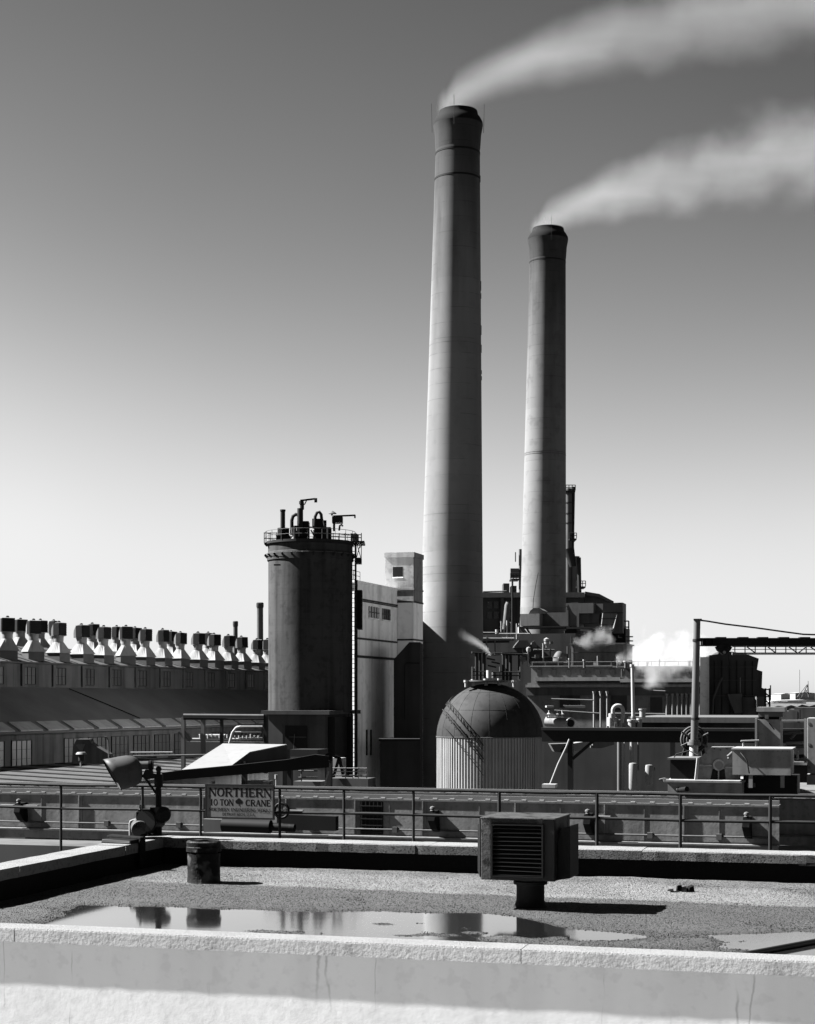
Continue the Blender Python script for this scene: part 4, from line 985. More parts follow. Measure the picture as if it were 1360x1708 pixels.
# ------------------------------------------------------------------ long machine shop at left with a row of roof ventilators
SF = Frame(-38.9, 160.0, 20.0)
t = thing('machine_shop', 'long dark machine shop with stepped roofs at left', 'building', SF.p(0, 20, 0))
L0, L1 = -32.0, 78.0
MB().fbox(SF, -30, 0, L0, L1, 0, E + 3.4).build('upper_wall', 'shop_wall', t)
rf = MB().hexa([SF.p(-6, L0, E + 3.45), SF.p(0.35, L0, E + 3.42), SF.p(0.35, L1, E + 3.42), SF.p(-6, L1, E + 3.45), SF.p(-6, L0, E + 5.4), SF.p(0.35, L0, E + 3.58), SF.p(0.35, L1, E + 3.58), SF.p(-6, L1, E + 5.4)]).build('upper_roof', 'felt_roof', t)
MB().fbox(SF, -29, -6.005, L0, L1, E + 3.42, E + 5.39).build('flat_roof', 'felt_roof', t)
def roof_z(a): return E + 3.58 + (0.35 - a) * (1.82 / 6.35)
seam = None
for i in range(46):
    b = L0 + 1 + i * 2.12; sl = 1.0
    if b > L1 - 2: break
    if seam is None:
        b_0 = b
        seam = MB().hexa([SF.p(-5.9, b, roof_z(-5.9) + .004), SF.p(0.34, b, roof_z(.34) + .004), SF.p(0.34, b + .18, roof_z(.34) + .004), SF.p(-5.9, b + .18, roof_z(-5.9) + .004),
                          SF.p(-5.9, b, roof_z(-5.9) + .05), SF.p(0.34, b, roof_z(.34) + .05), SF.p(0.34, b + .18, roof_z(.34) + .05), SF.p(-5.9, b + .18, roof_z(-5.9) + .05)]).build('roof_seam', 'seam_tar', t)
    else: share(seam, SF.v * (b - b_0), t)
lr = MB().hexa([SF.p(0.01, L0, E + 0.7), SF.p(7.2, L0, E - 3.2), SF.p(7.2, L1, E - 3.2), SF.p(0.01, L1, E + 0.7), SF.p(0.01, L0, E + 1.1), SF.p(7.2, L0, E - 3.03), SF.p(7.2, L1, E - 3.03), SF.p(0.01, L1, E + 1.1)]).build('lower_roof', 'tar_roof', t)
def lz(a): return E + 1.1 - 4.13 * (a - .01) / 7.19
sk = None; i = 0
b = L0 + 2
while b < L1 - 4:
    if sk is None:
        b_0 = b
        sk = MB().hexa([SF.p(5.75, b, lz(5.75) + .005), SF.p(7.1, b, lz(7.1) + .005), SF.p(7.1, b + 3.6, lz(7.1) + .005), SF.p(5.75, b + 3.6, lz(5.75) + .005),
                        SF.p(5.75, b, lz(5.75) + .09), SF.p(7.1, b, lz(7.1) + .12), SF.p(7.1, b + 3.6, lz(7.1) + .12), SF.p(5.75, b + 3.6, lz(5.75) + .09)]).build('skylight_panel', 'skylight_glass', t)
    else: share(sk, SF.v * (b - b_0), t)
    b += 4.55
MB().fbox(SF, 0.02, 6.8, L0, L1, 0, E - 3.25).build('lower_wall', 'shop_wall', t)
# windows in both walls: frame, mullions and panes
wf = wp = None
def shop_window(a, b, w, z0, z1, nx, nz_):
    m = MB(); e = .07
    m.fbox(SF, a + .02, a + .10, b, b + e, z0, z1); m.fbox(SF, a + .02, a + .10, b + w - e, b + w, z0, z1)
    m.fbox(SF, a + .02, a + .10, b + e, b + w - e, z1 - e, z1); m.fbox(SF, a + .02, a + .10, b + e, b + w - e, z0, z0 + e)
    for i in range(1, nx): m.fbox(SF, a + .02, a + .09, b + w * i / nx - .025, b + w * i / nx + .025, z0 + e, z1 - e)
    for i in range(1, nz_): m.fbox(SF, a + .025, a + .08, b + e, b + w - e, z0 + (z1 - z0) * i / nz_ - .02, z0 + (z1 - z0) * i / nz_ + .02)
    f = m.build('window', 'dark_steel', t)
    p = MB().fbox(SF, a + .022, a + .045, b + e, b + w - e, z0 + e, z1 - e).build('pane', 'shop_glass', f)
    return f, p
def window_row(a, bs, w, z0, z1, nx, nz_):
    f0 = p0 = None
    for b in bs:
        if f0 is None: f0, p0 = shop_window(a, b, w, z0, z1, nx, nz_); b0 = b
        else:
            f = share(f0, SF.v * (b - b0), t); p = share(p0, (0, 0, 0), f)
window_row(6.8, [-26 + i * 4.4 for i in range(22) if i % 7 != 5], 3.3, E - 6.3, E - 3.75, 4, 3)
window_row(0.0, [-24 + i * 5.6 for i in range(17)], 2.2, E + 1.35, E + 3.1, 3, 2)
for i in range(20):
    b = L0 + 2 + i * 5.6
    MB().fbox(SF, 0.01, .22, b, b + .45, E + 1.2, E + 3.38).build('pilaster', 'shop_wall', t)
# the low roof in front of the shop
MB().hexa([SF.p(6.85, L0, E - 6.4), SF.p(24, L0, E - 7.0), SF.p(24, L1 - 20, E - 7.0), SF.p(6.85, L1 - 20, E - 6.4), SF.p(6.85, L0, E - 6.05), SF.p(24, L0, E - 6.7), SF.p(24, L1 - 20, E - 6.7), SF.p(6.85, L1 - 20, E - 6.05)]).build('low_roof', 'felt_roof', t)
def oz(a): return E - 6.05 - .65 * (a - 6.85) / 17.15
sm0 = None
for i in range(13):
    b = L0 + 4 + i * 4.4
    if sm0 is None:
        b_0 = b
        sm0 = MB().hexa([SF.p(7.1, b, oz(7.1) + .004), SF.p(23.8, b, oz(23.8) + .004), SF.p(23.8, b + .9, oz(23.8) + .004), SF.p(7.1, b + .9, oz(7.1) + .004), SF.p(7.1, b, oz(7.1) + .05), SF.p(23.8, b, oz(23.8) + .05), SF.p(23.8, b + .9, oz(23.8) + .05), SF.p(7.1, b + .9, oz(7.1) + .05)]).build('tar_strip', 'seam_tar', t)
    else: share(sm0, SF.v * (b - b_0), t)
MB().fbox(SF, 6.9, 23.5, L0, L1 - 20, 0, E - 7.02).build('low_wall', 'shop_wall', t)
MB().tube([SF.p(0.3, 12, E + 1.0), SF.p(3, 14.5, lz(3) + .12), SF.p(5.7, 17, lz(5.7) + .12)], .05, 6).build('roof_pipe', 'seam_tar', t)

def make_ventilator():
    t = thing('roof_cowl', 'x', 'ventilator', (0, 0, 0), 'ventilators on the machine shop roof')
    fr = Frame(0, 0, 0)
    MB().fbox(fr, -1.15, 1.15, -1.15, 1.15, -.75, .29).build('curb', 'felt_roof', t)
    m = MB(); n = 24; lo, hi = [], []
    for i in range(n):
        th = 2 * math.pi * i / n; cx_, cy_ = math.cos(th), math.sin(th); k = 1.0 / max(abs(cx_), abs(cy_))
        lo.append(fr.p(1.32 * cx_ * k, 1.32 * cy_ * k, .30)); hi.append(fr.p(.66 * cx_, .66 * cy_, 1.5))
    m.add(lo + hi, [(i, (i + 1) % n, (i + 1) % n + n, i + n) for i in range(n)]).add(lo, [tuple(range(n - 1, -1, -1))])
    m.build('transition', 'galvanised', t)
    MB().lathe((0, 0, 0), [(.68, 1.4), (.68, 1.48), (.7, 1.49), (.7, 1.95), (.76, 1.96), (.76, 2.08), (.5, 2.09)], 20).build('neck', 'galvanised', t)
    prof = [(-.72, 2.1), (.72, 2.1), (.72, 3.5), (.45, 3.55), (.0, 3.5), (-.4, 3.3), (-.66, 2.9), (-.72, 2.6)]
    MB().prism([fr.p(x, -.82, z) for x, z in prof], (0, 1.64, 0)).build('hood', 'galvanised', t)
    lv = MB().fbox(fr, .722, .78, -.8, .8, 2.15, 3.48).fbox(fr, -.30, .70, -.86, -.822, 2.15, 3.45).build('louvre_face', 'vent_dark', t)
    for i in range(5):
        z = 2.22 + i * .25
        MB().fbox(fr, .74, .86, -.78, .78, z, z + .05).build('louvre_blade', 'vent_dark', lv)
    MB().lathe((0, 0, 0), [(.2, 3.4), (.24, 3.6), (.16, 3.7), (.01, 3.74)], 10).build('finial', 'vent_dark', t)
    t.scale = (.82, .82, 1.0)
    return t
proto = make_ventilator()
ORD = ['leftmost', 'second', 'third', 'fourth', 'fifth', 'sixth', 'seventh', 'eighth', 'ninth', 'tenth', 'eleventh', 'twelfth', 'thirteenth', 'fourteenth', 'fifteenth', 'sixteenth']
first = True
def shop_b(px, a):               # where column px meets the line a = const
    k = (px - CX) / FPX; o_ = SF.o + SF.u * a
    return (k * o_.y - o_.x) / (SF.v.x - k * SF.v.y)
rows = [(-0.9, [12, 56, 98, 137, 172, 210, 242, 272, 301, 330, 357, 382, 404, 428, 446], 'front', [-4, 6, 34, 34, 34, 0, 34, 36, 30, 36, 30, 38, 34, 38, 36]),
        (-11.0, [34, 67, 90, 155, 194, 226, 286, 346], 'back', [10, 30, 36, 36, 30, 34, 36, 36])]
for a, pxs, row, yaws in rows:
    for i, px in enumerate(pxs):
        b = shop_b(px, a); loc = SF.p(a, b, roof_z(a) + .42 if row == 'front' else E + 5.3)
        if px == 446: lab = 'roof ventilator half hidden by the silo at the right end of the shop roof'
        elif row == 'front': lab = 'pale ventilator with dark hood, front row on shop roof, %s' % (ORD[i] + (' from the left' if i else ''))
        else: lab = 'dark hooded ventilator, back row on shop roof, %s' % (ORD[i] + (' from the left' if i else ''))
        rz = R(-20 - 42 + yaws[i])
        if first: v = proto; v.location = loc; v.rotation_euler = (0, 0, rz); v['label'] = lab; first = False
        else: v = dup(proto, loc, rz, lab)
        k_ = random.uniform(.93, 1.06); v.scale = (.74 * k_, .74 * k_, .98 * random.uniform(.93, 1.05)); v.rotation_euler = (random.uniform(-.03, .03), random.uniform(-.03, .03), rz)
# far stacks behind the shop
for px, top, w, nm in ((393, 1036, 8, 'short thin'), (434, 1005, 11, 'taller thin')):
    Yf = 480.0; c = P(px, HY, Yf); c.z = 0
    t = thing('distant_chimney', '%s dark chimney far behind the shop roof' % nm, 'chimney', c)
    h = E + (HY - top) * M_(Yf); r_ = w / 2 * M_(Yf)
    MB().lathe(c, [(r_ * 1.15, 0), (r_ * .95, h - 3), (r_ * .95, h - 1.6)], 20).build('shaft', 'dim_wall', t)
    MB().lathe(c, [(r_ * .95, h - 1.7), (r_ * 1.12, h - 1.2), (r_ * 1.12, h - .2), (r_ * .9, h), (r_ * .7, h - .3), (0.01, h - .3)], 20).build('crown', 'dark_wall', t)

# pipe rack beyond the conveyor cover, small things on the low roof
KY = 112.0
t = thing('pipe_rack', 'pipe rack carrying a fat horizontal pipe left of the silo base', 'pipe rack', P(370, 1260, KY))
MB().cyl(P(306, 1194, KY), P(440, 1195, KY), 3.6 * M_(KY), n=14).build('main_pipe', 'mid_steel', t)
MB().cyl(P(306, 1199, KY), P(440, 1199.5, KY + .3), 1.6 * M_(KY), n=10).build('side_pipe', 'dark_steel', t)
for x, w in ((305, 5.5), (338, 6), (369, 4)):
    MB().ybox(x - w / 2, 1196, x + w / 2, 1290, KY + .1, .25).build('post', 'mid_steel' if x < 360 else 'dark_steel', t)
MB().ybox(440, 1192, 445, 1290, KY, .3).build('post', 'black_steel', t)
MB().bar(P(298, 1221, KY + .2), P(318, 1236, KY + .2), .16).bar(P(308, 1220, KY + .2), P(320, 1234, KY + .2), .16).build('brace', 'mid_steel', t)
t = thing('white_pipe_bundle', 'bundle of bright white pipes in front of the shop wall', 'pipework', P(380, 1240, KY + 6))
for x0, x1, y, w in ((318, 438, 1233, 4), (332, 376, 1227, 5), (400, 438, 1232, 4.5), (395, 438, 1212, 3), (392, 436, 1221, 2.5)):
    MB().cyl(P(x0, y, KY + 6), P(x1, y, KY + 6), w / 2 * M_(KY + 6), n=10).build('pipe', 'white_pipe', t)
MB().tube([P(383, 1240, KY + 5), P(388, 1222, KY + 5), P(394, 1214, KY + 5), P(402, 1212, KY + 5)], 2.2 * M_(KY), 10).build('bend', 'white_pipe', t)
for i in range(16):
    x = 334 + i * 6.5; MB().pcyl(x, 1226 + random.uniform(-2, 2), 1232, 2.6, KY + 5.6, n=8).build('valve', 'white_pipe', t)
MB().ybox(310, 1237, 440, 1262, KY + 7, 1).build('pipe_bed', 'dark_wall', t)
for i, (x0, x1, y, mt) in enumerate(((218, 288, 1255, 'white_pipe'), (222, 345, 1261, 'mid_steel'), (262, 280, 1262, 'white_pipe'))):
    t = MB().cyl(P(x0, y, 100 + i), P(x1, y - (.3 if i != 1 else 2), 100 + i), (1.0 + i * .35) * M_(100), n=8).build('service_pipe', mt)
    tag(t, ('thin white service pipe over the low roof', 'longer grey service pipe below the white one', 'short white lagged pipe end over the low roof')[i], 'pipe')
t = thing('sheet_hood', 'bent grey sheet metal hood standing by the shop windows', 'hood', P(150, 1275, 118))
MB().prism([P(x, y, 118) for x, y in ((120, 1272), (122, 1245), (128, 1233), (148, 1233), (152, 1240), (182, 1258), (185, 1272), (158, 1274))], (0, 1.5, 0)).build('sheet', 'shop_wall', t)
MB().prism([P(x, y, 117.9) for x, y in ((126, 1242), (142, 1241), (136, 1256))], (0, .08, 0)).build('flap', 'mid_steel', t)
MB().tube([P(182, 1264, 117.5), P(181, 1234, 117.5), P(178, 1229, 117.5), P(175, 1229, 117.5)], 1.2 * M_(118), 8).build('pipe', 'mid_steel', t)
t = thing('roof_lantern', 'small flat capped lantern on the low roof at left', 'lantern', P(135, 1278, 108))
MB().pcyl(135, 1258, 1279, 2.5, 108).build('stem', 'pale_steel', t)
MB().pcyl(136, 1258, 1269, 10, 108).build('body', 'dark_steel', t)
MB().pcyl(136, 1254.5, 1258, 19, 108, 14).build('cap', 'pale_steel', t)

# ------------------------------------------------------------------ dark silo
def ring_rail(t, c, r, z, h, n, mat, a0=0, a1=360, rails=(1.0, .5), rr=.03):
    full = a1 - a0 >= 359
    pts = [R(a0 + (a1 - a0) * i / n) for i in range(n if full else n + 1)]
    for a in pts:
        MB().cyl((c.x + r * math.cos(a), c.y + r * math.sin(a), z), (c.x + r * math.cos(a), c.y + r * math.sin(a), z + h), rr, n=6).build('rail_post', mat, t)
    for f in rails:
        k = max(24, n * 2)
        MB().tube([(c.x + r * math.cos(R(a0 + (a1 - a0) * i / k)), c.y + r * math.sin(R(a0 + (a1 - a0) * i / k)), z + h * f) for i in range(k + 1)], rr, 6).build('rail', mat, t)

SL = 140.0; g = M_(SL)
c = P(518, 1310, SL); c.z = 0
cz = lambda y: E - (y - HY) * g
t = thing('brick_silo', 'dark round brick silo with rusty machinery on its top', 'silo', c)
Rs = 70 * g
prof = [(Rs, cz(1187) + (cz(936) - cz(1187)) * i / 12) for i in range(13)]
MB().lathe(c, prof, 72, sharp=60).build('shell', 'silo_brick', t)
MB().lathe(c, [(Rs, cz(938)), (Rs + .10, cz(936)), (Rs + .10, cz(924)), (Rs + .02, cz(922)), (Rs + .02, cz(911))], 72).build('collar', 'silo_brick', t)
MB().lathe(c, [(Rs + .02, cz(911)), (Rs + .2, cz(909)), (Rs + .2, cz(905)), (0.01, cz(904))], 72).build('deck', 'dark_steel', t)
for i in range(26):
    a = 2 * math.pi * i / 26
    MB().bar(c + Vector((math.cos(a) * (Rs + .1), math.sin(a) * (Rs + .1), cz(931))), c + Vector((math.cos(a) * (Rs + .32), math.sin(a) * (Rs + .32), cz(926))), .12).build('bracket', 'dark_steel', t)
MB().pbox(457, 941, 468, 943, SL - Rs - .05, .3).build('vent_slot', 'black_steel', t)
MB().prism([P(x, y, SL - Rs * .83) for x, y in ((475, 976), (478, 972), (482, 977), (479, 980), (479, 992), (475, 992))], (0, .5, 0)).build('bracket_plate', 'dark_steel', t)
MB().tube([c + Vector(((Rs + .3) * math.cos(a_), (Rs + .3) * math.sin(a_), cz(926))) for a_ in [math.pi * 2 * i / 48 for i in range(49)]], .025, 6).build('hoop', 'mid_steel', t)
ring_rail(t, c, Rs + .24, cz(905), 17 * g, 20, 'mid_steel', rr=.022)
# railed landing at the left edge and the bigger one at right
MB().pbox(441, 905, 462, 908, SL - 1, 2).build('landing', 'dark_steel', t)
for x0, x1 in ((441, 462),):
    for yy in (889, 898): MB().cyl(P(x0, yy, SL - 1), P(x1, yy, SL - 1), .035, n=6).build('rail', 'dark_steel', t)
    for xx in (441, 451, 462): MB().cyl(P(xx, 906, SL - 1), P(xx, 888, SL - 1), .035, n=6).build('rail_post', 'dark_steel', t)
MB().pbox(566, 902, 608, 905, SL - 1.5, 3).build('landing', 'dark_steel', t)
for yy in (891, 896): MB().cyl(P(552, yy - 1, SL - 1.5), P(603, yy + 1, SL - 1.5), .04, n=6).build('rail', 'dark_steel', t)
for xx in (556, 566, 576, 586, 594, 603): MB().cyl(P(xx, 903, SL - 1.5), P(xx, 889, SL - 1.5), .04, n=6).build('rail_post', 'dark_steel', t)
MB().pbox(592, 930, 603, 939, SL - .8, 1.6).build('lower_landing', 'black_steel', t)
for x0, y0, x1, y1 in ((595, 905, 602, 930), (602, 905, 595, 930), (608, 905, 600, 914), (594, 905, 594, 932), (603, 905, 603, 932)):
    MB().bar(P(x0, y0, SL - .8), P(x1, y1, SL - .8), .06).build('cross_brace', 'dark_steel', t)
MB().ybox(586, 890, 594, 905, SL - .9, .8).build('head_frame', 'black_steel', t)
# ladder tower down the right side
for x in (586.5, 593.5): MB().bar(P(x, 905, SL - .3), P(x, 1310, SL - .3), .16).build('ladder_or_shadow_rail', 'black_steel', t)
for i in range(50): MB().bar(P(586.5, 912 + i * 7.8, SL - .3), P(593.5, 912 + i * 7.8, SL - .3), .05).build('ladder_or_shadow_rung', 'black_steel', t)
MB().cyl(P(583, 935, SL + 1), P(583, 1250, SL + 1), .09, n=8).build('down_pipe', 'mid_steel', t)
MB().pbox(594, 984, 604, 1049, SL + 2, 2.0).build('hoist_shaft', 'black_steel', t)
# machinery on the deck
def st(px, y0, y1, w, dy=0.0, mt='dark_steel', nm='exhaust_stack', wt=None): return MB().pcyl(px, y0, y1, w, SL + dy, wt).build(nm, mt, t)
st(472, 851, 885, 8, -.8); st(472, 850, 853, 9.5, -.8, nm='stack_rim'); st(473, 881, 903, 20, -.8, 'dark_machine', 'blower_drum')
MB().pbox(462, 893, 484, 903, SL - 1.6, 1.4).build('motor_block', 'dark_machine', t)
MB().tube([P(487, 892, SL - .5), P(487, 868, SL - .5), P(489, 861, SL - .5), P(494, 858, SL - .5), P(500, 860, SL - .5)], 3.0 * g, 10).build('elbow_pipe', 'dark_steel', t)
st(501, 848, 895, 10, -.6); st(504, 838, 850, 7, -.6, nm='davit_post'); st(503, 836, 841, 8, -.6, nm='davit_cap')
MB().bar(P(501, 835, SL - .6), P(526, 832, SL - .6), .14).bar(P(508, 842, SL - .6), P(512, 834, SL - .6), .08).build('davit_arm', 'dark_steel', t)
MB().pcyl(527, 831, 838, 5, SL - .6).build('davit_hook', 'dark_steel', t)
MB().pbox(496, 869, 515, 904, SL - .4, 1.6).build('fan_housing', 'black_steel', t)
MB().pcyl(494, 877, 903, 9, SL - 1.4).build('valve_body', 'dark_machine', t)
for px in (488, 496): MB().pcyl(px, 880, 890, 3, SL - 1.7).build('valve_stem', 'mid_steel', t)
MB().bar(P(483, 901, SL - 1.8), P(491, 890, SL - 1.8), .08).build('strut', 'pale_steel', t)
MB().tube([P(525, 880, SL), P(526, 862, SL), P(529, 855, SL), P(533, 854, SL), P(536, 858, SL), P(537, 868, SL)], 2.6 * g, 10).build('gooseneck', 'dark_steel', t)
MB().pbox(521, 865, 539, 880, SL + .2, 1).build('cyclone', 'black_steel', t)
st(542, 868, 903, 6, .2); MB().pbox(524, 879, 552, 904, SL + .5, 1.6).build('fan_housing', 'black_steel', t)
MB().pcyl(549, 880, 904, 8, SL - .5).build('blower_drum', 'dark_machine', t)
MB().bar(P(519, 884, SL - 2), P(531, 906, SL - 2), .12).bar(P(524, 884, SL - 2), P(524, 906, SL - 2), .12).bar(P(516, 879, SL - 2), P(534, 881, SL - 2), .10).build('frame', 'mid_steel', t)
MB().pbox(554, 861, 571.5, 871.5, SL - .4, 1.2).build('hoist_box', 'dark_steel', t)
MB().bar(P(556, 861, SL), P(593, 859.5, SL), .13).build('jib_arm', 'dark_steel', t)
MB().pbox(591, 859, 593.5, 864, SL - .1, .2).build('jib_hook', 'dark_steel', t)
MB().pcyl(557.5, 871, 886, 4, SL).pcyl(554, 856, 860, 3, SL).build('jib_post', 'dark_steel', t)
MB().lathe(P(555, 857, SL), [(.35, 0), (.28, .08), (.01, .25)], 10).build('rain_cap', 'mid_steel', t)
MB().tube([P(566, 885, SL), P(567, 877, SL), P(570, 875, SL), P(572, 878, SL)], .08, 8).build('breather', 'mid_steel', t)
# base block
fr, w = yframe(448, 543, SL - 3.6)
zc = lambda y: E - (y - HY) * M_(SL - 3.6)
MB().fbox(fr, 0, w, 0, 7.4, 0, zc(1192)).build('base_block', 'silo_base', t)
MB().fbox(fr, -.45, w + .5, -.5, 7.9, zc(1191.5), zc(1185)).build('ledge', 'silo_base', t)
MB().fbox(fr, .25, 1.25, -.06, -.003, 0, zc(1208)).build('pier', 'silo_base', t)
MB().fbox(fr, 3.55, w - .02, -.06, -.003, 0, zc(1208)).build('pier', 'silo_base', t)
op = MB().fbox(fr, 1.45, 3.35, -.05, -.004, zc(1250), zc(1210)).build('opening', 'black_steel', t)
MB().bar(fr.p(2.2, -.12, zc(1250)), fr.p(2.3, -.12, zc(1224)), .06).bar(fr.p(1.8, -.12, zc(1229)), fr.p(3.3, -.12, zc(1229)), .05).build('opening_frame', 'mid_steel', op)
MB().fbox(fr, w + .004, w + .6, .6, 1.1, 0, zc(1196)).fbox(fr, w + .004, w + .5, 5.0, 5.6, 0, zc(1196)).build('side_column', 'black_steel', t)
MB().fbox(fr, w + .005, w + .3, 1.3, 4.8, zc(1262), zc(1196)).build('side_cladding', 'black_steel', t)
t = thing('stair_landing', 'small railed landing with pale handrails at the foot of the silo', 'landing', P(582, 1318, SL - 12))
for yy in (1281, 1286.5, 1293): MB().cyl(P(550, yy, SL - 12), P(613, yy + .5, SL - 12), .035, n=6).build('rail', 'pale_steel', t)
for xx in (552, 576.5, 589, 598, 612): MB().cyl(P(xx, 1280, SL - 12), P(xx, 1305, SL - 12), .045, n=6).build('rail_post', 'pale_steel', t)
MB().ybox(549, 1298, 614, 1330, SL - 11.8, 2).build('platform', 'shop_wall', t)
t = thing('pale_shed', 'pale wall showing through the frame under the silo', 'shed', P(563, 1310, SL - 9))
MB().ybox(551, 1264, 571, 1300, SL - 9, 1).build('wall', 'white_pipe', t)
for x0, y0, x1, y1 in ((553, 1262, 553, 1312), (565, 1266, 556, 1298), (566, 1262, 574, 1300), (558, 1262, 566, 1264)):
    MB().bar(P(x0, y0, SL - 9.3), P(x1, y1, SL - 9.3), .22).build('frame_bar', 'black_steel', t)

# ------------------------------------------------------------------ white elevator building
WF = Frame((597 - CX) / FPX * 150.0, 150.0, 17.3)
t = thing('elevator_house', 'white painted elevator house with square head tower beside the big chimney', 'building', WF.p(-2, 6, 0))
zt_ = E + (HY - 968) / FPX * 150.0
MB().fbox(WF, -5.5, 0, -1.0, 11.6, 0, zt_ - .25).build('wall', 'white_paint', t)
MB().fbox(WF, -5.6, .06, -1.1, 11.55, zt_ - .25, zt_).build('coping', 'white_paint', t)
for zz, th in ((E + (HY - 998) / FPX * 150, .10), (E + (HY - 1001) / FPX * 150, .07), (E + (HY - 1064) / FPX * 150, .12), (E + (HY - 1094) / FPX * 150, .16)):
    MB().fbox(WF, .002, .09, -1.0, 11.5, zz - th, zz + th * .4).build('string_course', 'mid_steel', t)
for b0, b1 in ((3.0, 6.0), (6.9, 9.4)):
    z0, z1 = E + (HY - 1031) / FPX * 154, E + (HY - 1012) / FPX * 154
    wv = MB().fbox(WF, .003, .05, b0, b1, z0, z1).build('window', 'glass_dark', t)
    for q in range(1, 4): MB().fbox(WF, .051, .08, b0 + (b1 - b0) * q / 4 - .04, b0 + (b1 - b0) * q / 4 + .04, z0, z1).build('mullion', 'mid_steel', wv)
    MB().fbox(WF, .051, .085, b0, b1, (z0 + z1) / 2 - .04, (z0 + z1) / 2 + .04).build('mullion', 'mid_steel', wv)
    MB().fbox(WF, .003, .14, b0 - .1, b1 + .1, z0 - .12, z0 - .002).build('sill', 'white_paint', wv)
# head tower
YT = 161.5
fr, w = yframe(643, 690, YT); ztw = E + (HY - 930) * M_(YT)
zmid = E + (HY - 1004) * M_(YT)
MB().fbox(fr, 0, w, 0, 3.4, zmid, ztw).build('tower', 'white_paint_sunlit', t)
MB().fbox(fr, 0, w, 0, 3.4, 0, zmid - .002).build('tower_shaft', 'white_paint', t)  # shaded lower part takes the lighter copy of the paint
MB().fbox(fr, -.08, w + .08, -.08, 3.5, ztw, E + (HY - 922) * M_(YT)).build('tower_cap', 'white_paint_sunlit', t)
for y in (983, 1004, 1067, 1094):
    zz = E + (HY - y) * M_(YT)
    MB().fbox(fr, .35, w + .06, -.06, 3.45, zz - .10, zz + .06).build('tower_band', 'white_paint_sunlit' if y < 1000 else 'mid_steel', t)
MB().box(-4.0, 0.95, 166.0, 178.5, 0, E + 8.5).build('rear_wing', 'white_paint', t)
wv = MB().fbox(fr, .75, 1.75, -.012, -.002, E + (HY - 963) * M_(YT), E + (HY - 946) * M_(YT)).build('tower_window', 'black_steel', t)
MB().fbox(fr, .72, 1.78, -.03, -.013, E + (HY - 964.2) * M_(YT), E + (HY - 963) * M_(YT)).build('sill', 'white_paint', wv)
for b in (-.9, .9):
    MB().cyl(WF.p(-.1, b, zt_), WF.p(-.1, b, zt_ + .8), .03, n=6).build('rail_post', 'mid_steel', t)
for h in (.4, .8): MB().cyl(WF.p(-.1, -.9, zt_ + h), WF.p(-.1, .9, zt_ + h), .03, n=6).build('rail', 'mid_steel', t)
MB().cyl(WF.p(.1, -.5, zt_ + .0), WF.p(.1, -.5, 2), .06, n=8).build('down_pipe', 'dark_steel', t)
for x in (612, 619): MB().pbox(x - 1.5, 1217, x + 1.5, 1260, 146.5, .3).build('slot_chute', 'black_steel', t)
t = thing('dark_block', 'black slope-topped block squeezed between elevator house and big chimney', 'shed', P(685, 1310, 150))  # plain dark block with a sloping top
MB().prism([P(x, y, 152) for x, y in ((657, 1330), (657, 1100), (683, 1071), (701, 1071), (701, 1330))], (0.3, 6, 0)).build('wall', 'dark_wall', t)
MB().tube([P(675, 1200, 151.7), P(675, 1110, 151.7), P(678, 1106, 151.7), P(700, 1106, 151.7)], .05, 6).build('pipe', 'dark_steel', t)
MB().pbox(634, 1236, 700, 1330, 146, 4).build('annex', 'dark_wall', t)
MB().pbox(632, 1232.5, 701, 1236, 145.8, 4.4).build('annex_roof', 'dark_steel', t)

# ------------------------------------------------------------------ the two big chimneys
def chimney(label, px_b, w_b, y_b, px_t, w_t, y_t, Y, mat, bands, rods):
    g = M_(Y)
    zb, zt = E + (HY - y_b) * g, E + (HY - y_t) * g
    xb, xt = (px_b - CX) * g, (px_t - CX) * g
    lean = (xt - xb) / (zt - zb)
    c = Vector((xb - lean * zb, Y, 0))
    t = thing('smokestack', label, 'chimney', c)
    rb, rt = w_b / 2 * g, w_t / 2 * g
    rad = lambda z: rb + (rt - rb) * (z - zb) / (zt - zb)
    lo = -.2
    MB().lathe(c, [(rad(z), z) for z in [lo + (zt - lo) * i / 30 for i in range(31)]], 72, (lean, 0)).build('shaft', mat, t)
    k = rt / (37 * M_(173.0))
    pr = [(rt * .995, -.4), (rt * 1.02, 0), (rt * 1.05, 1.3 * k), (rt * 1.11, 2.1 * k), (rt * 1.125, 2.3 * k), (rt * 1.11, 2.6 * k), (rt * 1.02, 3.0 * k), (rt * .90, 3.35 * k), (rt * .87, 3.75 * k), (rt * .72, 3.8 * k), (rt * .70, 2.0 * k), (.05, 1.9 * k)]
    c2 = c + Vector((lean * zt, 0, zt))
    cr = MB().lathe(c2, pr[:5], 72, (lean, 0)).build('crown', mat, t)
    MB().lathe(c2, pr[4:], 72, (lean, 0), sharp=50).build('cap', 'soot', cr)
    for y in bands:
        z = E + (HY - y) * g; r_ = rad(z)
        MB().lathe(c + Vector((lean * z, 0, z)), [(r_ - .02, -.09), (r_ + .03, -.09), (r_ + .03, .09), (r_ - .02, .09)], 72).build('steel_band', 'steel_band', t)
    for a in rods:
        q = Vector((math.cos(R(a)), math.sin(R(a)), 0))
        MB().cyl(c2 + q * rt * 1.17 + Vector((0, 0, 1.6 * k)), c2 + q * rt * 1.2 + Vector((0, 0, 4.6 * k)), .022, n=6).build('lightning_rod', 'dark_steel', t)
    return t, c, lean, rad
CH1 = chimney('tallest concrete smokestack in the middle, left side sunlit', 753.5, 105, 1040, 764, 73.5, 247, 173.0, 'chimney_concrete', [232, 257, 300], [181, 260, 2, 90])
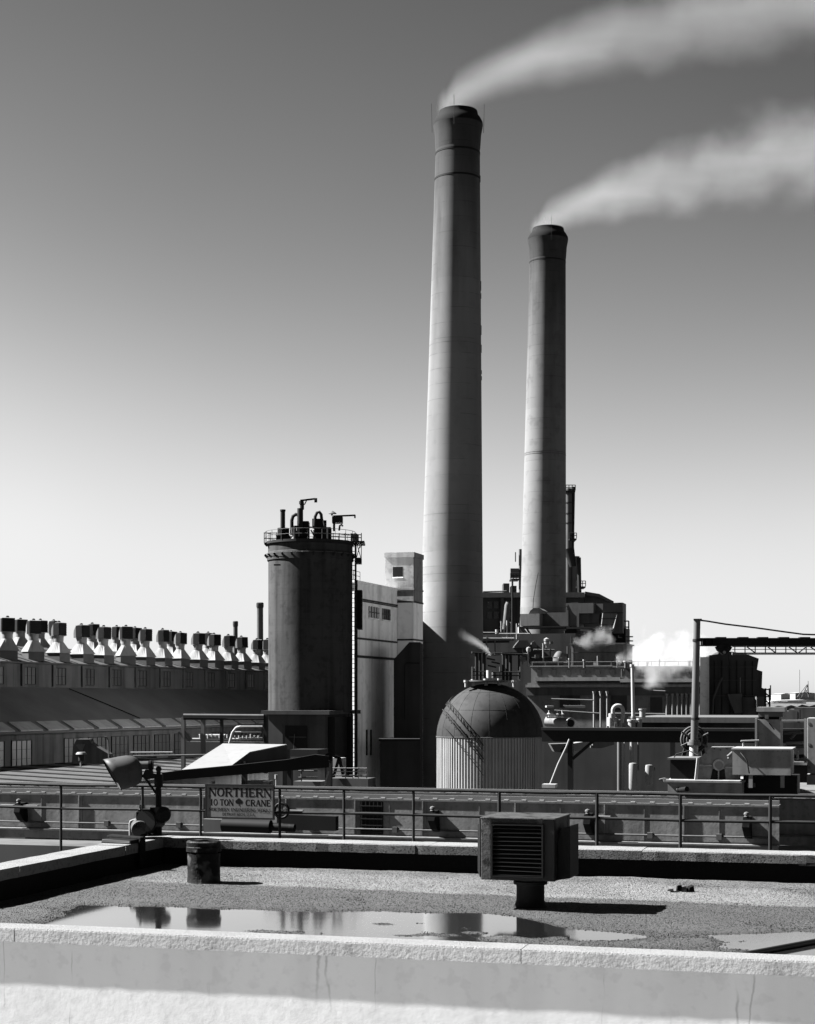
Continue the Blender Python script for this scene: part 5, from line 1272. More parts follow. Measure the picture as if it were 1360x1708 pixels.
CH2 = chimney('shorter smokestack behind, at right of the tallest one', 906.5, 75.5, 1000, 913.8, 60, 431, 250.0, 'chimney_concrete_far', [416, 438], [275, 100])
# ladder rungs on the right of the big stack, hairline lift joints
t, c, lean, rad = CH1
for y in [300, 478, 495, 552, 583, 622, 632]:
    z = E + (HY - y) * M_(173.0)
    MB().bar(c + Vector((lean * z + rad(z) * .985, -rad(z) * .12, z)), c + Vector((lean * z + rad(z) + .03, -rad(z) * .12, z + .0)), .12, random.uniform(.4, 1.0)).build('ladder_piece', 'dark_steel', t)
for y in (578, 861, 960):
    z = E + (HY - y) * M_(173.0); r_ = rad(z)
    MB().lathe(c + Vector((lean * z, 0, z)), [(r_ - .02, -.02), (r_ + .006, -.02), (r_ + .006, .02), (r_ - .02, .02)], 72).build('lift_joint', 'mid_steel', t)
t, c, lean, rad = CH2
for y in (757, 760):
    z = E + (HY - y) * M_(250.0); r_ = rad(z)
    MB().lathe(c + Vector((lean * z, 0, z)), [(r_ - .02, -.06), (r_ + .02, -.06), (r_ + .02, .06), (r_ - .02, .06)], 72).build('lift_joint', 'mid_steel', t)
MB().tube([P(898, 955, 246.6), P(894, 975, 246.4), P(890, 1000, 246.3), P(889, 1020, 246.2)], .05, 6).build('conductor', 'dark_steel', t)

# ------------------------------------------------------------------ domed tank
DY = 120.0; g = M_(DY)
c = P(818, 1228, DY); zd = c.z; c.z = 0
t = thing('domed_tank', 'round tank with dark dome and pale corrugated skirt in the centre', 'tank', c)
Rd = 91.0 * g
nr = 104; m = MB(); vsx = []
for z in (0.0, zd):
    for i in range(nr):
        for f, dr in ((0.0, 0.0), (0.30, 0.0), (0.42, -.11), (0.88, -.11)):
            a = 2 * math.pi * (i + f) / nr; r_ = Rd * .985 + dr
            vsx.append((c.x + r_ * math.cos(a), c.y + r_ * math.sin(a), z))
n4 = nr * 4
m.add(vsx, [(i, (i + 1) % n4, (i + 1) % n4 + n4, i + n4) for i in range(n4)])
m.build('skirt', 'corrugated', t)
MB().lathe(c, [(Rd * .93, zd - .08), (Rd * .995, zd - .06), (Rd * 1.0, zd), (Rd * .97, zd + .02)], 90).build('eaves_ring', 'mid_steel', t)
hd = 88 * g
MB().lathe(c, [(Rd * .985 * math.cos(R(a)), zd + hd * math.sin(R(a))) for a in range(0, 89, 4)] + [(.01, zd + hd)], 90).build('dome', 'dome_paint', t)
for i in range(18):
    a = 2 * math.pi * (i + .3) / 18
    MB().tube([c + Vector((Rd * .987 * math.cos(R(e)) * math.cos(a), Rd * .987 * math.cos(R(e)) * math.sin(a), zd + (hd + .008) * math.sin(R(e)))) for e in range(1, 84, 6)], .007, 5).build('weld_seam', 'dome_paint', t)
for e in (30, 56):
    MB().tube([c + Vector((Rd * .987 * math.cos(R(e)) * math.cos(i * math.pi / 32), Rd * .987 * math.cos(R(e)) * math.sin(i * math.pi / 32), zd + (hd + .006) * math.sin(R(e)))) for i in range(65)], .007, 5).build('weld_seam', 'dome_paint', t)
zz = lambda y: E - (y - HY) * g
# drum vents round the top
for px, py in ((778, 1140), (790, 1138.5), (811, 1137.5), (833, 1137), (858, 1140)):
    v = MB().pcyl(px, py - 2, py + 6, 6, DY - 1.2).build('drum_vent', 'pale_steel', t)
    MB().pcyl(px, py - 5.5, py - 2, 8.5, DY - 1.2).build('cap', 'white_pipe', v)
MB().lathe(Vector((c.x - .3, DY - .4, 0)), [(1.5, zz(1138)), (1.55, zz(1137)), (1.55, zz(1135)), (.01, zz(1134.5))], 36).build('top_platform', 'mid_steel', t)
for px, w, y0, dy in ((795, 5, 1087, .6), (801, 4, 1090, .9), (808, 5.5, 1088, .4), (840, 5, 1090, 0), (846, 5, 1091, .4), (852, 5, 1089, .8), (866, 3.5, 1092, .5)):
    MB().pcyl(px, y0, 1135, w, DY + dy - .3).build('riser_pipe', 'dark_steel', t)
MB().pcyl(816, 1118, 1131, 9, DY - 1.0).build('valve_body', 'white_pipe', t)
MB().pcyl(824, 1120, 1131, 8, DY - .6).build('valve_body', 'mid_steel', t)
for x0, y0, x1, y1 in ((789, 1088, 874, 1091), (789, 1120, 868, 1121), (789, 1126, 868, 1127)):
    MB().cyl(P(x0, y0, DY - .9), P(x1, y1, DY - .9), .04, n=6).build('rail', 'dark_steel', t)
for px in (788, 792, 834, 868): MB().cyl(P(px, 1112, DY - .9), P(px, 1136, DY - .9), .035, n=6).build('rail_post', 'mid_steel', t)
MB().pbox(788, 1086, 815, 1089, DY - .6, 1.6).pbox(838, 1088, 872, 1092, DY - .4, 1.6).build('frame_head', 'dark_steel', t)
for px, py in ((820, 1098), (828, 1104), (822, 1110)): MB().cyl(P(px - 8, py, DY - .5), P(px + 6, py + 3, DY - .5), .06, n=6).build('link_pipe', 'dark_steel', t)
# added bars shaped like a ladder's cast shadow across dome and skirt
def on_tank(a, z, off):
    if z > zd:
        s = min(1, (z - zd) / hd); r_ = Rd * math.sqrt(max(0, 1 - s * s))
        n_ = Vector((math.cos(a) * r_ / Rd, math.sin(a) * r_ / Rd, s)); 
        return Vector((c.x + r_ * math.cos(a), c.y + r_ * math.sin(a), z)) + n_ * off
    return Vector((c.x + (Rd + off) * math.cos(a), c.y + (Rd + off) * math.sin(a), z))
def shadow_pt(f, off, dy):
    px = 741 + (803 - 741) * f; z = zz(1163 + dy + 78 * f ** 1.08)
    # angle round the tank that shows at that column
    if z > zd: s = min(.99, (z - zd) / hd); r_ = Rd * math.sqrt(1 - s * s)
    else: r_ = Rd
    x = ((px - CX) * g - c.x) / r_; x = max(-.985, min(.985, x))
    return on_tank(-math.acos(x), z, off)
for dy, off, rr, nm in ((0, .10, .035, 'ladder_or_shadow_rail'), (9, .10, .03, 'ladder_or_shadow_rail'), (22, .14, .045, 'ladder_or_shadow_rail'), (27, .14, .03, 'ladder_or_shadow_rail'), (48, .16, .025, 'shadow_line')):
    MB().tube([shadow_pt(i / 30, off, dy) for i in range(31)], rr, 6).build(nm, 'dark_steel', t)
for i in range(17):
    f = (i + .5) / 17
    MB().bar(shadow_pt(f, .1, 0), shadow_pt(f, .1, 9), .045, .04).build('ladder_or_shadow_rung', 'dark_steel', t)
    if i % 2: MB().bar(shadow_pt(f, .12, 20), shadow_pt(f, .14, 30), .06, .05).build('ladder_or_shadow_rung', 'dark_steel', t)

# ------------------------------------------------------------------ power plant at right of the stack
t = thing('boiler_house', 'dark boiler house with pale flat roof behind the second stack', 'building', P(890, 1110, 278))
BYh = 278.0
MB().pbox(795, 996, 975, 1320, BYh, 30).build('wall', 'dark_wall', t)
MB().pbox(793, 988, 975.5, 996, BYh - 1.2, 31).build('roof_edge', 'pale_steel', t)
MB().prism([P(x, y, BYh + 1) for x, y in ((975.6, 988), (1000, 992), (1022, 1004), (1022, 1320), (975.6, 1320))], (2, 25, 0)).build('sloping_bay', 'dim_wall', t)
MB().prism([P(x, y, BYh - .5) for x, y in ((976, 986.5), (1000, 990.5), (1024, 1003), (1024, 1007), (1000, 995.5), (976, 992))], (2, 26, 0)).build('sloping_roof', 'mid_steel', t)
MB().pbox(840, 973, 850, 988, BYh + 4, 4).pbox(853, 977, 862, 988, BYh + 5, 4).build('roof_house', 'dark_wall', t)
MB().cyl(P(806, 987, BYh - 1), P(845, 986, BYh - 1), .12, n=6).build('roof_rail', 'mid_steel', t)
TYh = 300.0
def tower(label, px, y0, y1, w, plats, extra):
    t = thing('process_tower', label, 'tower', P(px, y1, TYh))
    MB().pcyl(px, y0, y1, w, TYh).build('column', 'dim_wall', t)
    for i, (y, x0, x1) in enumerate(plats):
        MB().pbox(x0, y, x1, y + 2.5, TYh - 2, 4).build('platform', 'dark_steel', t)
        for f in (9, 5): MB().cyl(P(x0, y - f, TYh - 2), P(x1, y - f, TYh - 2), .07, n=6).build('rail', 'dark_steel', t)
        for k in range(4): MB().cyl(P(x0 + (x1 - x0) * k / 3, y, TYh - 2), P(x0 + (x1 - x0) * k / 3, y - 9, TYh - 2), .07, n=6).build('rail_post', 'dark_steel', t)
    return t
t = tower('slim dark process tower just right of the second stack', 949, 815, 990, 12, [(818, 944, 960), (898, 950, 962)], 0)
MB().cyl(P(957, 812, TYh), P(955, 930, TYh), .28, n=8).build('riser', 'dark_steel', t)
for y in (838, 856, 872): MB().pcyl(949, y, y + 1.5, 13.5, TYh).build('stiffening_ring', 'dark_steel', t)
t = tower('squat dark hopper tower behind the second stack at right', 960, 928, 990, 14, [(978, 962, 977)], 0)
MB().cyl(P(949, 915, TYh - 3), P(956, 945, TYh - 3), 1.0, .6, n=10).cyl(P(966, 930, TYh - 3), P(967, 988, TYh - 3), .35, n=8).build('feed_pipe', 'dark_steel', t)
t = tower('thin dark vessel with railed platform just left of the second stack', 868, 916, 990, 5, [(965, 852, 866)], 0)
MB().pcyl(860, 921, 937, 2, TYh).pbox(852, 948, 866, 963, TYh - 1, 2).build('vessel_drum', 'dim_wall', t)
MB().pcyl(855, 965, 1064, 3.2, 262).build('vent_pole', 'dark_steel', t)

# ducts round the foot of the second stack
t = thing('flue_duct', 'pale boxy flue ducts wrapped round the foot of the second stack', 'duct', P(905, 1060, 240))
DU = 240.0
MB().ybox(868, 1024, 901, 1044, DU, 3).build('duct_box', 'pale_steel', t)
MB().ybox(884, 1023.5, 900, 1043.5, DU - .4, .35).build('access_panel', 'concrete', t)
MB().ybox(901, 1022, 946, 1045, DU + 1.2, 4).build('duct_box', 'mid_steel', t)
MB().prism([P(x, y, DU) for x, y in ((882, 1024), (885, 1018), (891, 1014), (900, 1014), (906, 1018), (910, 1024))], (1, 4, 0)).build('dome_hood', 'concrete', t)
for x in (910, 918, 926, 934, 941): MB().ybox(x, 1023, x + 1.5, 1044, DU + 1.0, .25).build('rib', 'dark_steel', t)
MB().ybox(866, 1045, 950, 1047, DU - 1, 6).build('platform', 'dark_steel', t)
for x0, y0, x1, y1 in ((878, 1047, 890, 1066), (919, 1047, 905, 1064), (903, 1047, 903, 1110), (888, 1064, 904, 1063), (890, 1066, 890, 1110), (866, 1045, 890, 1075)):
    MB().bar(P(x0, y0, DU - .8), P(x1, y1, DU - .8), .28).build('strut', 'mid_steel', t)
MB().prism([P(x, y, DU + .5) for x, y in ((866, 1044.8), (872, 1044.8), (884, 1060), (866, 1060))], (0, 3, 0)).build('hopper', 'white_pipe', t)
t = thing('precipitator', 'grey precipitator casing with ribbed bent duct at right of the second stack', 'duct', P(990, 1060, 237))
PY = 237.0
MB().ybox(944, 1006, 966, 1050, PY + 2, 4).build('casing', 'mid_steel', t)
MB().prism([P(x, y, PY + 1.9) for x, y in ((944, 1012), (952, 1005), (964, 1004), (966, 1008), (946, 1016))], (0, .06, 0)).build('lit_cheek', 'concrete', t)  # paler plate on the casing; its sunlight is put into the colour
for x in (948, 953, 958): MB().ybox(x, 1016, x + 1, 1050, PY + 1.8, .15).build('rib', 'dark_steel', t)
MB().ybox(966, 1006, 990, 1023, PY + 1, 5).build('casing', 'mid_steel', t)
MB().ybox(966, 1023.4, 1000, 1040, PY + 2, 4).build('casing', 'dim_wall', t)
MB().ybox(990.5, 1007, 1010, 1040, PY + 2.4, 4).build('casing', 'dim_wall', t)
MB().prism([P(x, y, PY) for x, y in ((1006, 1006), (1039, 1005), (1039, 1056), (1022, 1056), (1030, 1022), (1006, 1022))], (1.0, 4, 0)).build('bend', 'mid_steel', t)
MB().prism([P(x, y, PY - .3) for x, y in ((1006, 1022.3), (1030, 1022.3), (1022, 1048), (1003, 1048))], (0, 2.5, 0)).build('chute', 'concrete', t)
for y, a, b in ((1022, 1004, 1040), (1032, 1003, 1028), (1042, 1002, 1024)): MB().pbox(a, y - .5, b, y + .6, PY - .6, .25).build('band', 'dark_steel', t)
MB().pbox(1003, 1048, 1022, 1051, PY - .4, 3).build('chute_lip', 'white_pipe', t)
MB().ybox(1020, 1048, 1044, 1075, PY + 2, 4).build('support', 'black_steel', t)
MB().ybox(945, 1046, 1005, 1049, PY - 1, 5).build('platform', 'dark_steel', t)
MB().ybox(968, 1049.5, 982, 1052, PY - 1.1, 3).build('tray', 'white_pipe', t)
MB().prism([P(x, y, PY - .5) for x, y in ((942, 1052), (962, 1044), (962, 1058), (942, 1057))], (0, 2, 0)).build('gusset', 'black_steel', t)
for x0, y0, x1, y1 in ((1041, 1036, 1049, 1036), (1041, 1046, 1050, 1046), (1049, 1036, 1049, 1050), (1044, 1062, 1056, 1062), (1044, 1069, 1056, 1069), (962, 1046, 962, 1075)):
    MB().bar(P(x0, y0, PY), P(x1, y1, PY), .18).build('rail', 'mid_steel', t)

t = thing('engine_house', 'low dark engine house crowded with small vents below the second stack', 'building', P(880, 1120, 222))
EY = 222.0
MB().ybox(800, 1058, 960, 1330, EY + 4, 14).build('wall', 'dark_wall', t)
MB().prism([P(x, y, EY) for x, y in ((858, 1078), (866, 1068), (880, 1068), (885, 1076), (885, 1080), (858, 1080))], (0, 4, 0)).build('hood', 'mid_steel', t)
MB().prism([P(x, y, EY - .1) for x, y in ((887, 1080), (887, 1072), (892, 1069), (896, 1076), (896, 1080))], (0, 4, 0)).build('hood', 'dim_wall', t)
for px, y0, y1 in ((881, 1080, 1112), (906.5, 1073, 1104)):
    MB().pcyl(px, y0, y1, 2.8, EY - 1).build('vent_stem', 'pale_steel', t)
MB().lathe(P(882, 1082, EY - 1), [(.25, -.4), (.32, -.1), (.26, .15), (.01, .25)], 12).build('vent_cap', 'pale_steel', t)
for y, r_ in ((1067, .36), (1072, .32), (1078, .22)): MB().lathe(P(912, y, EY - 1), [(.1, -.25), (r_, -.2), (r_, .1), (.01, .3)], 12).build('vent_cap', 'pale_steel', t)
MB().pcyl(912, 1072, 1083, 3, EY - 1).build('vent_stem', 'pale_steel', t)
MB().lathe(P(933, 1103, EY - 2), [(10.5 * M_(EY) * math.cos(R(a)), 17 * M_(EY) * math.sin(R(a))) for a in range(0, 91, 9)], 28).build('domed_vent', 'mid_steel', t)
for x in (926, 935): MB().pbox(x - 3, 1096, x + 3, 1098, EY - 3.2, .3).build('vent_slit', 'white_pipe', t)
for px, y0, y1, w in ((836, 1036, 1064, 1.6), (841, 1040, 1058, 1.4), (846, 1035, 1068, 2.6), (852, 1038, 1060, 1.6), (862, 1040, 1066, 1.8), (866, 1040, 1066, 1.6)):
    MB().pcyl(px, y0, y1, w, EY + 2).build('vent_pipe', 'white_pipe', t)
MB().tube([P(843, 1050, EY + 6), P(845, 1030, EY + 6), P(847, 1010, EY + 6), P(849, 1006, EY + 6)], .42, 10).build('bent_stack', 'mid_steel', t)
for x0, x1, y, w in ((806, 830, 1055, 1.4), (833, 884, 1057, 1.8), (838, 858, 1064, 1.5)): MB().cyl(P(x0, y, EY + 1.5), P(x1, y, EY + 1.5), w / 2 * M_(EY), n=8).build('cross_pipe', 'white_pipe', t)
MB().pcyl(829, 1050, 1057, 5, EY + 2).build('flask', 'white_pipe', t)

t = thing('cooling_tank', 'grey slab sided tank house with steam drifting over it', 'tank house', P(995, 1110, 212))
CY_ = 212.0
MB().ybox(953, 1075, 1040, 1330, CY_, 8).build('wall', 'house_wall', t)
MB().ybox(971, 1078, 987, 1098, CY_ - .08, .07).build('doorway', 'dark_wall', t)
MB().ybox(990, 1105, 998, 1112, CY_ - 4, 1).build('white_box', 'white_pipe', t)
MB().pcyl(997, 1094, 1111, 2, CY_ - 4).build('pole', 'pale_steel', t)
MB().ybox(950, 1073, 1042, 1075, CY_ - .3, 8.6).build('roof_edge', 'mid_steel', t)

t = thing('turbine_hall', 'long turbine hall with two pale cornices and a row of white downpipes', 'building', P(1030, 1215, 190))
HYh = 190.0
fr, w = yframe(880, 1183, HYh); zh = lambda y: E - (y - HY) * M_(HYh)
MB().fbox(fr, 0, w, 0, 16, 0, zh(1139)).build('wall', 'house_wall', t)
MB().fbox(fr, 0.3, w - .5, .6, 15, zh(1139.2), zh(1112)).build('attic', 'house_wall', t)
MB().fbox(fr, 0.2, w * .47, .5, 15.2, zh(1112), zh(1110.3)).build('attic_coping', 'cornice', t)
MB().fbox(fr, w * .472, w - .4, .5, 15.2, zh(1113.6), zh(1111.8)).build('attic_coping', 'cornice', t)
MB().fbox(fr, .8, w * .52, -.45, .59, zh(1136), zh(1130)).build('cornice', 'cornice', t)
MB().fbox(fr, w * .522, w + .1, -.7, .59, zh(1138.5), zh(1132.8)).build('cornice', 'cornice', t)
MB().fbox(fr, -.15, w + .15, -.35, -.004, zh(1146.5), zh(1142)).build('cornice', 'cornice', t)
MB().fbox(fr, -.1, w + .1, -.2, -.003, zh(1160), zh(1147)).build('frieze', 'dim_wall', t)
for px in (992, 1003, 1014, 1113, 1122.5, 1131, 1138.5, 1146, 1153, 1160, 1168):
    k1 = (px - CX) / FPX; a = (k1 * fr.o.y - fr.o.x) / (fr.u.x - k1 * fr.u.y)
    y0 = 1153 if px < 1100 else 1157
    d = MB().cyl(fr.p(a, -.35, zh(1215)), fr.p(a, -.35, zh(y0 + 5)), .11, n=8).build('downpipe', 'pale_steel', t)
    MB().cyl(fr.p(a, -.35, zh(y0 + 5)), fr.p(a, -.35, zh(y0)), .11, .2, n=8).build('hopper_head', 'pale_steel', d)
for px0, px1, y0, y1 in ((934, 968, 1158, 1180), (1020, 1046, 1158, 1185), (1085, 1105, 1163, 1190), (905, 912, 1148, 1155)):
    k0 = (px0 - CX) / FPX; k1 = (px1 - CX) / FPX
    a0 = (k0 * fr.o.y - fr.o.x) / (fr.u.x - k0 * fr.u.y); a1 = (k1 * fr.o.y - fr.o.x) / (fr.u.x - k1 * fr.u.y)
    MB().fbox(fr, a0, a1, -.1, -.002 if y1 > 1160 else -.03, zh(y1), zh(y0)).build('window' if y1 > 1160 else 'wall_lamp', 'dark_wall' if y1 > 1160 else 'pale_steel', t)
for px in (1037, 1041): MB().pcyl(px, 1116, 1146, 1.4, HYh - 3).build('thin_pipe', 'mid_steel', t)

# small fittings that crowd the plant
t = bpy.data.objects['boiler_house']
for px in (813, 824, 835, 848):
    for py in (1003, 1020): 
        w_ = MB().pbox(px, py, px + 8, py + 12, BYh - .12, .1).build('window', 'glass_dark', t)
        MB().pbox(px + 3.6, py, px + 4.4, py + 12, BYh - .2, .07).build('mullion', 'dim_wall', w_)
        MB().pbox(px, py + 5.6, px + 8, py + 6.4, BYh - .21, .07).build('mullion', 'dim_wall', w_)
MB().cyl(P(838, 997, BYh - .5), P(838, 1060, BYh - .5), .25, n=8).build('downpipe', 'dim_wall', t)
t = bpy.data.objects['engine_house']
for y, x0, x1, mt in ((1066, 803, 858, 'mid_steel'), (1071, 806, 850, 'dark_steel'), (1084, 890, 925, 'dim_wall'), (1091, 806, 880, 'mid_steel'), (1098, 884, 930, 'dark_steel'), (1106, 885, 960, 'mid_steel')):
    MB().cyl(P(x0, y, EY - .5), P(x1, y + random.uniform(-1, 1), EY - .5), random.uniform(.10, .24), n=8).build('wall_pipe', mt, t)
for px, y0, y1 in ((812, 1062, 1092), (826, 1066, 1094), (872, 1082, 1108), (897, 1082, 1106), (918, 1082, 1098), (947, 1078, 1106), (953, 1062, 1106)):
    MB().pcyl(px, y0, y1, random.uniform(1.2, 2.6), EY - .6).build('riser', random.choice(('mid_steel', 'dark_steel', 'dim_wall')), t)
for px, py, w_ in ((893, 1092, 7), (868, 1096, 9), (940, 1090, 6), (918, 1070, 5)):
    MB().pbox(px, py, px + w_, py + w_ * .8, EY - 1, .8).build('cabinet', random.choice(('mid_steel', 'dim_wall')), t)
t = bpy.data.objects['turbine_hall']
for k in range(12):
    a = w * (.05 + .9 * k / 11)
    MB().fbox(fr, a, a + .5, .52, .597, zh(1127), zh(1117)).build('attic_window', 'dark_wall', t)
for k in range(14):
    a = w * (.02 + .96 * k / 13)
    MB().cyl(fr.p(a, .8, zh(1111)), fr.p(a, .8, zh(1104)), .04, n=6).build('roof_rail_post', 'mid_steel', t)
MB().cyl(fr.p(w * .02, .8, zh(1104.3)), fr.p(w * .98, .8, zh(1104.3)), .035, n=6).build('roof_rail', 'mid_steel', t)
for px, y0, y1, wd in ((950, 1098, 1112, 4), (975, 1100, 1112, 6), (1030, 1096, 1112, 3), (1044, 1102, 1112, 8), (1080, 1104, 1112, 5), (1100, 1100, 1112, 3), (1150, 1102, 1112, 6)):
    v = MB().pcyl(px, y0 + 2, y1 + 2, wd * .7, HYh - 1.5 - (px - 950) * .012).build('roof_vent', 'mid_steel', t)
    MB().pcyl(px, y0, y0 + 2.2, wd, HYh - 1.5 - (px - 950) * .012).build('cowl', 'pale_steel', v)
for x0, y0, x1, y1 in ((920, 1166, 990, 1168), (1018, 1190, 1110, 1191), (1090, 1152, 1110, 1153), (925, 1185, 1000, 1190)):
    MB().cyl(P(x0, y0, HYh - 4.2 - (x0 - 900) * .015), P(x1, y1, HYh - 4.2 - (x1 - 900) * .015), .09, n=6).build('wall_pipe', 'mid_steel', t)
t = bpy.data.objects['cooling_tank']
for k in range(6):
    MB().ybox(956 + k * 15, 1077, 957 + k * 15, 1110, CY_ - .2, .15).build('stiffener', 'dim_wall', t)
MB().ybox(954, 1088, 1040, 1089, CY_ - .25, .15).build('stiffener', 'dim_wall', t)
t = bpy.data.objects['steel_house'] if 'steel_house' in bpy.data.objects else None

# elevated crane beam before the hall, with vessels on it
t = thing('runway_beam', 'heavy dark runway beam on posts in front of the turbine hall', 'beam', P(1080, 1238, 104))
QY = 104.0
MB().ybox(904, 1218, 1460, 1237, QY, .6).build('web', 'black_steel', t)
MB().ybox(903, 1213.5, 1462, 1218, QY - .25, 1.4).build('flange', 'dark_steel', t)
MB().ybox(947, 1237, 955, 1330, QY + .1, .4).build('post', 'black_steel', t)
MB().ybox(1118, 1237, 1126, 1330, QY + .1, .4).build('post', 'black_steel', t)
MB().bar(P(955, 1266, QY), P(990, 1236, QY), .18).bar(P(935, 1254, QY + .2), P(947, 1243, QY + .2), .14).build('knee_brace', 'black_steel', t)
t = MB().tube([P(950, 1233, QY - 1), P(945, 1246, QY - 1), P(931, 1275, QY - 1), P(917, 1311, QY - 1)], 1.6 * M_(QY), 8).build('slanting_pipe', 'pale_steel')
tag(t, 'thin pale pipe slanting down beside the dome', 'pipe')
t = MB().ybox(904, 1308, 926, 1314, 90, .7).build('white_block', 'white_pipe')
t.name = 'concrete_block'; tag(t, 'small white block at the foot of the slanting pipe', 'block')
t = thing('wall_chute', 'grey sloping chutes showing under the runway beam', 'chute', P(970, 1260, 130))
MB().prism([P(x, y, 130) for x, y in ((918, 1241), (955, 1240), (947, 1256), (925, 1254))], (0, 2, 0)).build('panel', 'mid_steel', t)
MB().prism([P(x, y, 130.5) for x, y in ((956, 1240), (982, 1236), (970, 1250), (956, 1254))], (0, 2, 0)).build('panel', 'pale_steel', t)
MB().prism([P(x, y, 131) for x, y in ((989, 1238), (1024, 1233), (1025, 1242), (1004, 1248), (989, 1248))], (0, 2, 0)).build('panel', 'mid_steel', t)
t = thing('machine_hall_wall', 'dark ribbed wall behind the chutes under the runway beam', 'wall', P(1040, 1330, 140))
MB().ybox(900, 1236, 1260, 1500, 142, 1.0).build('wall', 'dark_wall', t)
for x in (966, 992, 1004, 1014): MB().ybox(x, 1256, x + 5, 1330, 141.6, .3).build('rib', 'dim_wall', t)
MB().ybox(1048, 1196, 1262, 1205, 146, 20).build('roof_slab', 'mid_steel', t)
MB().ybox(1056, 1205.5, 1260, 1236, 147, 18).build('upper_wall', 'dark_wall', t)
for px, w, y0, y1, mt, nm in ((1033.5, 7.5, 1236, 1330, 'mid_steel', 'downpipe'), (1042, 2.4, 1236, 1330, 'pale_steel', 'downpipe'), (1054.5, 7, 1236, 1275, 'pale_steel', 'downpipe'), (1065, 3.2, 1236, 1285, 'mid_steel', 'downpipe')):
    MB().pcyl(px, y0, y1, w, 112).build(nm, mt, t)
for px, w, y0, y1, lab in ((1056, 13.5, 1273, 1318, 'taller pale upright drum under the runway beam'), (1083, 13, 1276, 1311, 'shorter pale upright drum right of the taller one')):
    c_ = P(px, y1, 108); t = thing('upright_drum', lab, 'drum', c_)
    r_ = w / 2 * M_(108); h = (y1 - y0) * M_(108)
    MB().lathe(c_, [(.01, 0), (r_ * .8, .04), (r_, .15), (r_, h - .12), (r_ * .85, h), (.01, h + .03)], 24).build('drum', 'concrete', t)
    MB().pcyl(px + 9, y0 + 3, y0 + 9, 2, 108).build('gauge', 'mid_steel', t)
# things standing on the beam
t = thing('white_stack', 'slim white stack pipe rising past the turbine hall cornices', 'stack', P(1056, 1214, 106))
MB().cyl(P(1057, 1213, 106), P(1055, 1111, 106), 3.2 * M_(106), 2.7 * M_(106), 14).build('pipe', 'white_pipe', t)
MB().pcyl(1054.6, 1108, 1112, 7.2, 106).build('cap', 'white_pipe', t)
MB().pcyl(1056.5, 1195, 1198, 8, 106).build('flange', 'pale_steel', t)
t = thing('gooseneck_vent', 'bright white gooseneck vent pipe on the runway beam', 'vent pipe', P(1030, 1214, 105))
MB().tube([P(1037, 1206, 105), P(1039.5, 1192, 105)] + [P(1031 + 8.5 * math.cos(R(a)), 1185 - 8.5 * math.sin(R(a)), 105) for a in range(-10, 200, 20)] + [P(1023, 1196, 105), P(1026, 1203, 105)], 3.2 * M_(105), 12).build('neck', 'white_pipe', t)
MB().pcyl(1021, 1190, 1198, 11, 105).build('fan_case', 'white_pipe', t)
MB().pbox(1016, 1197, 1030, 1211, 105, 1).build('case', 'white_pipe', t)
MB().pcyl(1018, 1197, 1214, 2.5, 104.6).pcyl(1027, 1204, 1214, 3, 104.6).build('leg', 'white_pipe', t)
t = thing('valve_row', 'row of squat pale valve drums on the runway beam', 'valves', P(1058, 1214, 105))
for px, w, y0, y1 in ((1033, 12, 1200, 1213), (1054, 15, 1200, 1213), (1067, 10, 1198, 1213)):
    d = MB().pcyl(px, y0 + 3, y1, w * .8, 105.4).build('drum', 'pale_steel', t)
    MB().pcyl(px, y0, y0 + 3, w, 105.4).build('lid', 'white_pipe', d)
MB().pcyl(1072, 1184, 1196, 10, 112).pcyl(1072, 1182, 1184.5, 13, 112).build('far_drum', 'pale_steel', t)
t = thing('horizontal_boiler', 'pale horizontal drum with three small valves at the left end of the beam', 'boiler', P(930, 1214, 106))
MB().cyl(P(912, 1204, 107), P(950, 1206, 106), 8 * M_(106), n=24).build('drum', 'concrete', t)
MB().cyl(P(950, 1206, 106), P(952, 1206.2, 105.9), 9 * M_(106), n=24).build('end_ring', 'pale_steel', t)
MB().cyl(P(952, 1206.2, 105.85), P(952.4, 1206.2, 105.8), 6 * M_(106), n=24).build('manhole', 'black_steel', t)
for px in (916, 930, 938):
    MB().pcyl(px, 1185, 1198, 2.2, 106).lathe(P(px, 1191, 106), [(.05, -.08), (.14, 0), (.05, .08)], 10).build('valve', 'white_pipe', t)
MB().pbox(912, 1196, 940, 1198, 105.6, .8).build('deck', 'pale_steel', t)
MB().pbox(912, 1177, 924, 1180, 106, 1).build('tray', 'white_pipe', t)
MB().prism([P(x, y, 106) for x, y in ((941, 1176.5), (977, 1176.5), (976, 1181), (945, 1180))], (0, .8, 0)).build('tray', 'white_pipe', t)

# ------------------------------------------------------------------ dark steel house and the far right
t = thing('steel_house', 'black sheet steel house with crooked roofline at right of the mast', 'building', P(1228, 1200, 172))
SYh = 172.0
MB().prism([P(x, y, SYh) for x, y in ((1183, 1330), (1183, 1093), (1198, 1091), (1200, 1086), (1221, 1087), (1243, 1090), (1266, 1098.5), (1263, 1117), (1272, 1120), (1271, 1147), (1278, 1150), (1278, 1330))], (1.5, 12, 0)).build('wall', 'dark_wall', t)
MB().ybox(1168, 1096, 1183, 1330, SYh - .6, 6).build('edge_bay', 'house_wall', t)
MB().prism([P(x, y, SYh - .8) for x, y in ((1214, 1158), (1238, 1157), (1239, 1190), (1226, 1190), (1218, 1170))], (0, .7, 0)).build('sheet_patch', 'mid_steel', t)
MB().pbox(1239, 1163, 1262, 1330, SYh - 1.0, .9).build('low_bay', 'shop_wall', t)
MB().pbox(1263, 1162, 1275, 1182, SYh - 2.0, .9).build('chimney_stub', 'mid_steel', t)
MB().pcyl(1235, 1130, 1156, 1.4, SYh - .4).build('vent_pole', 'pale_steel', t)
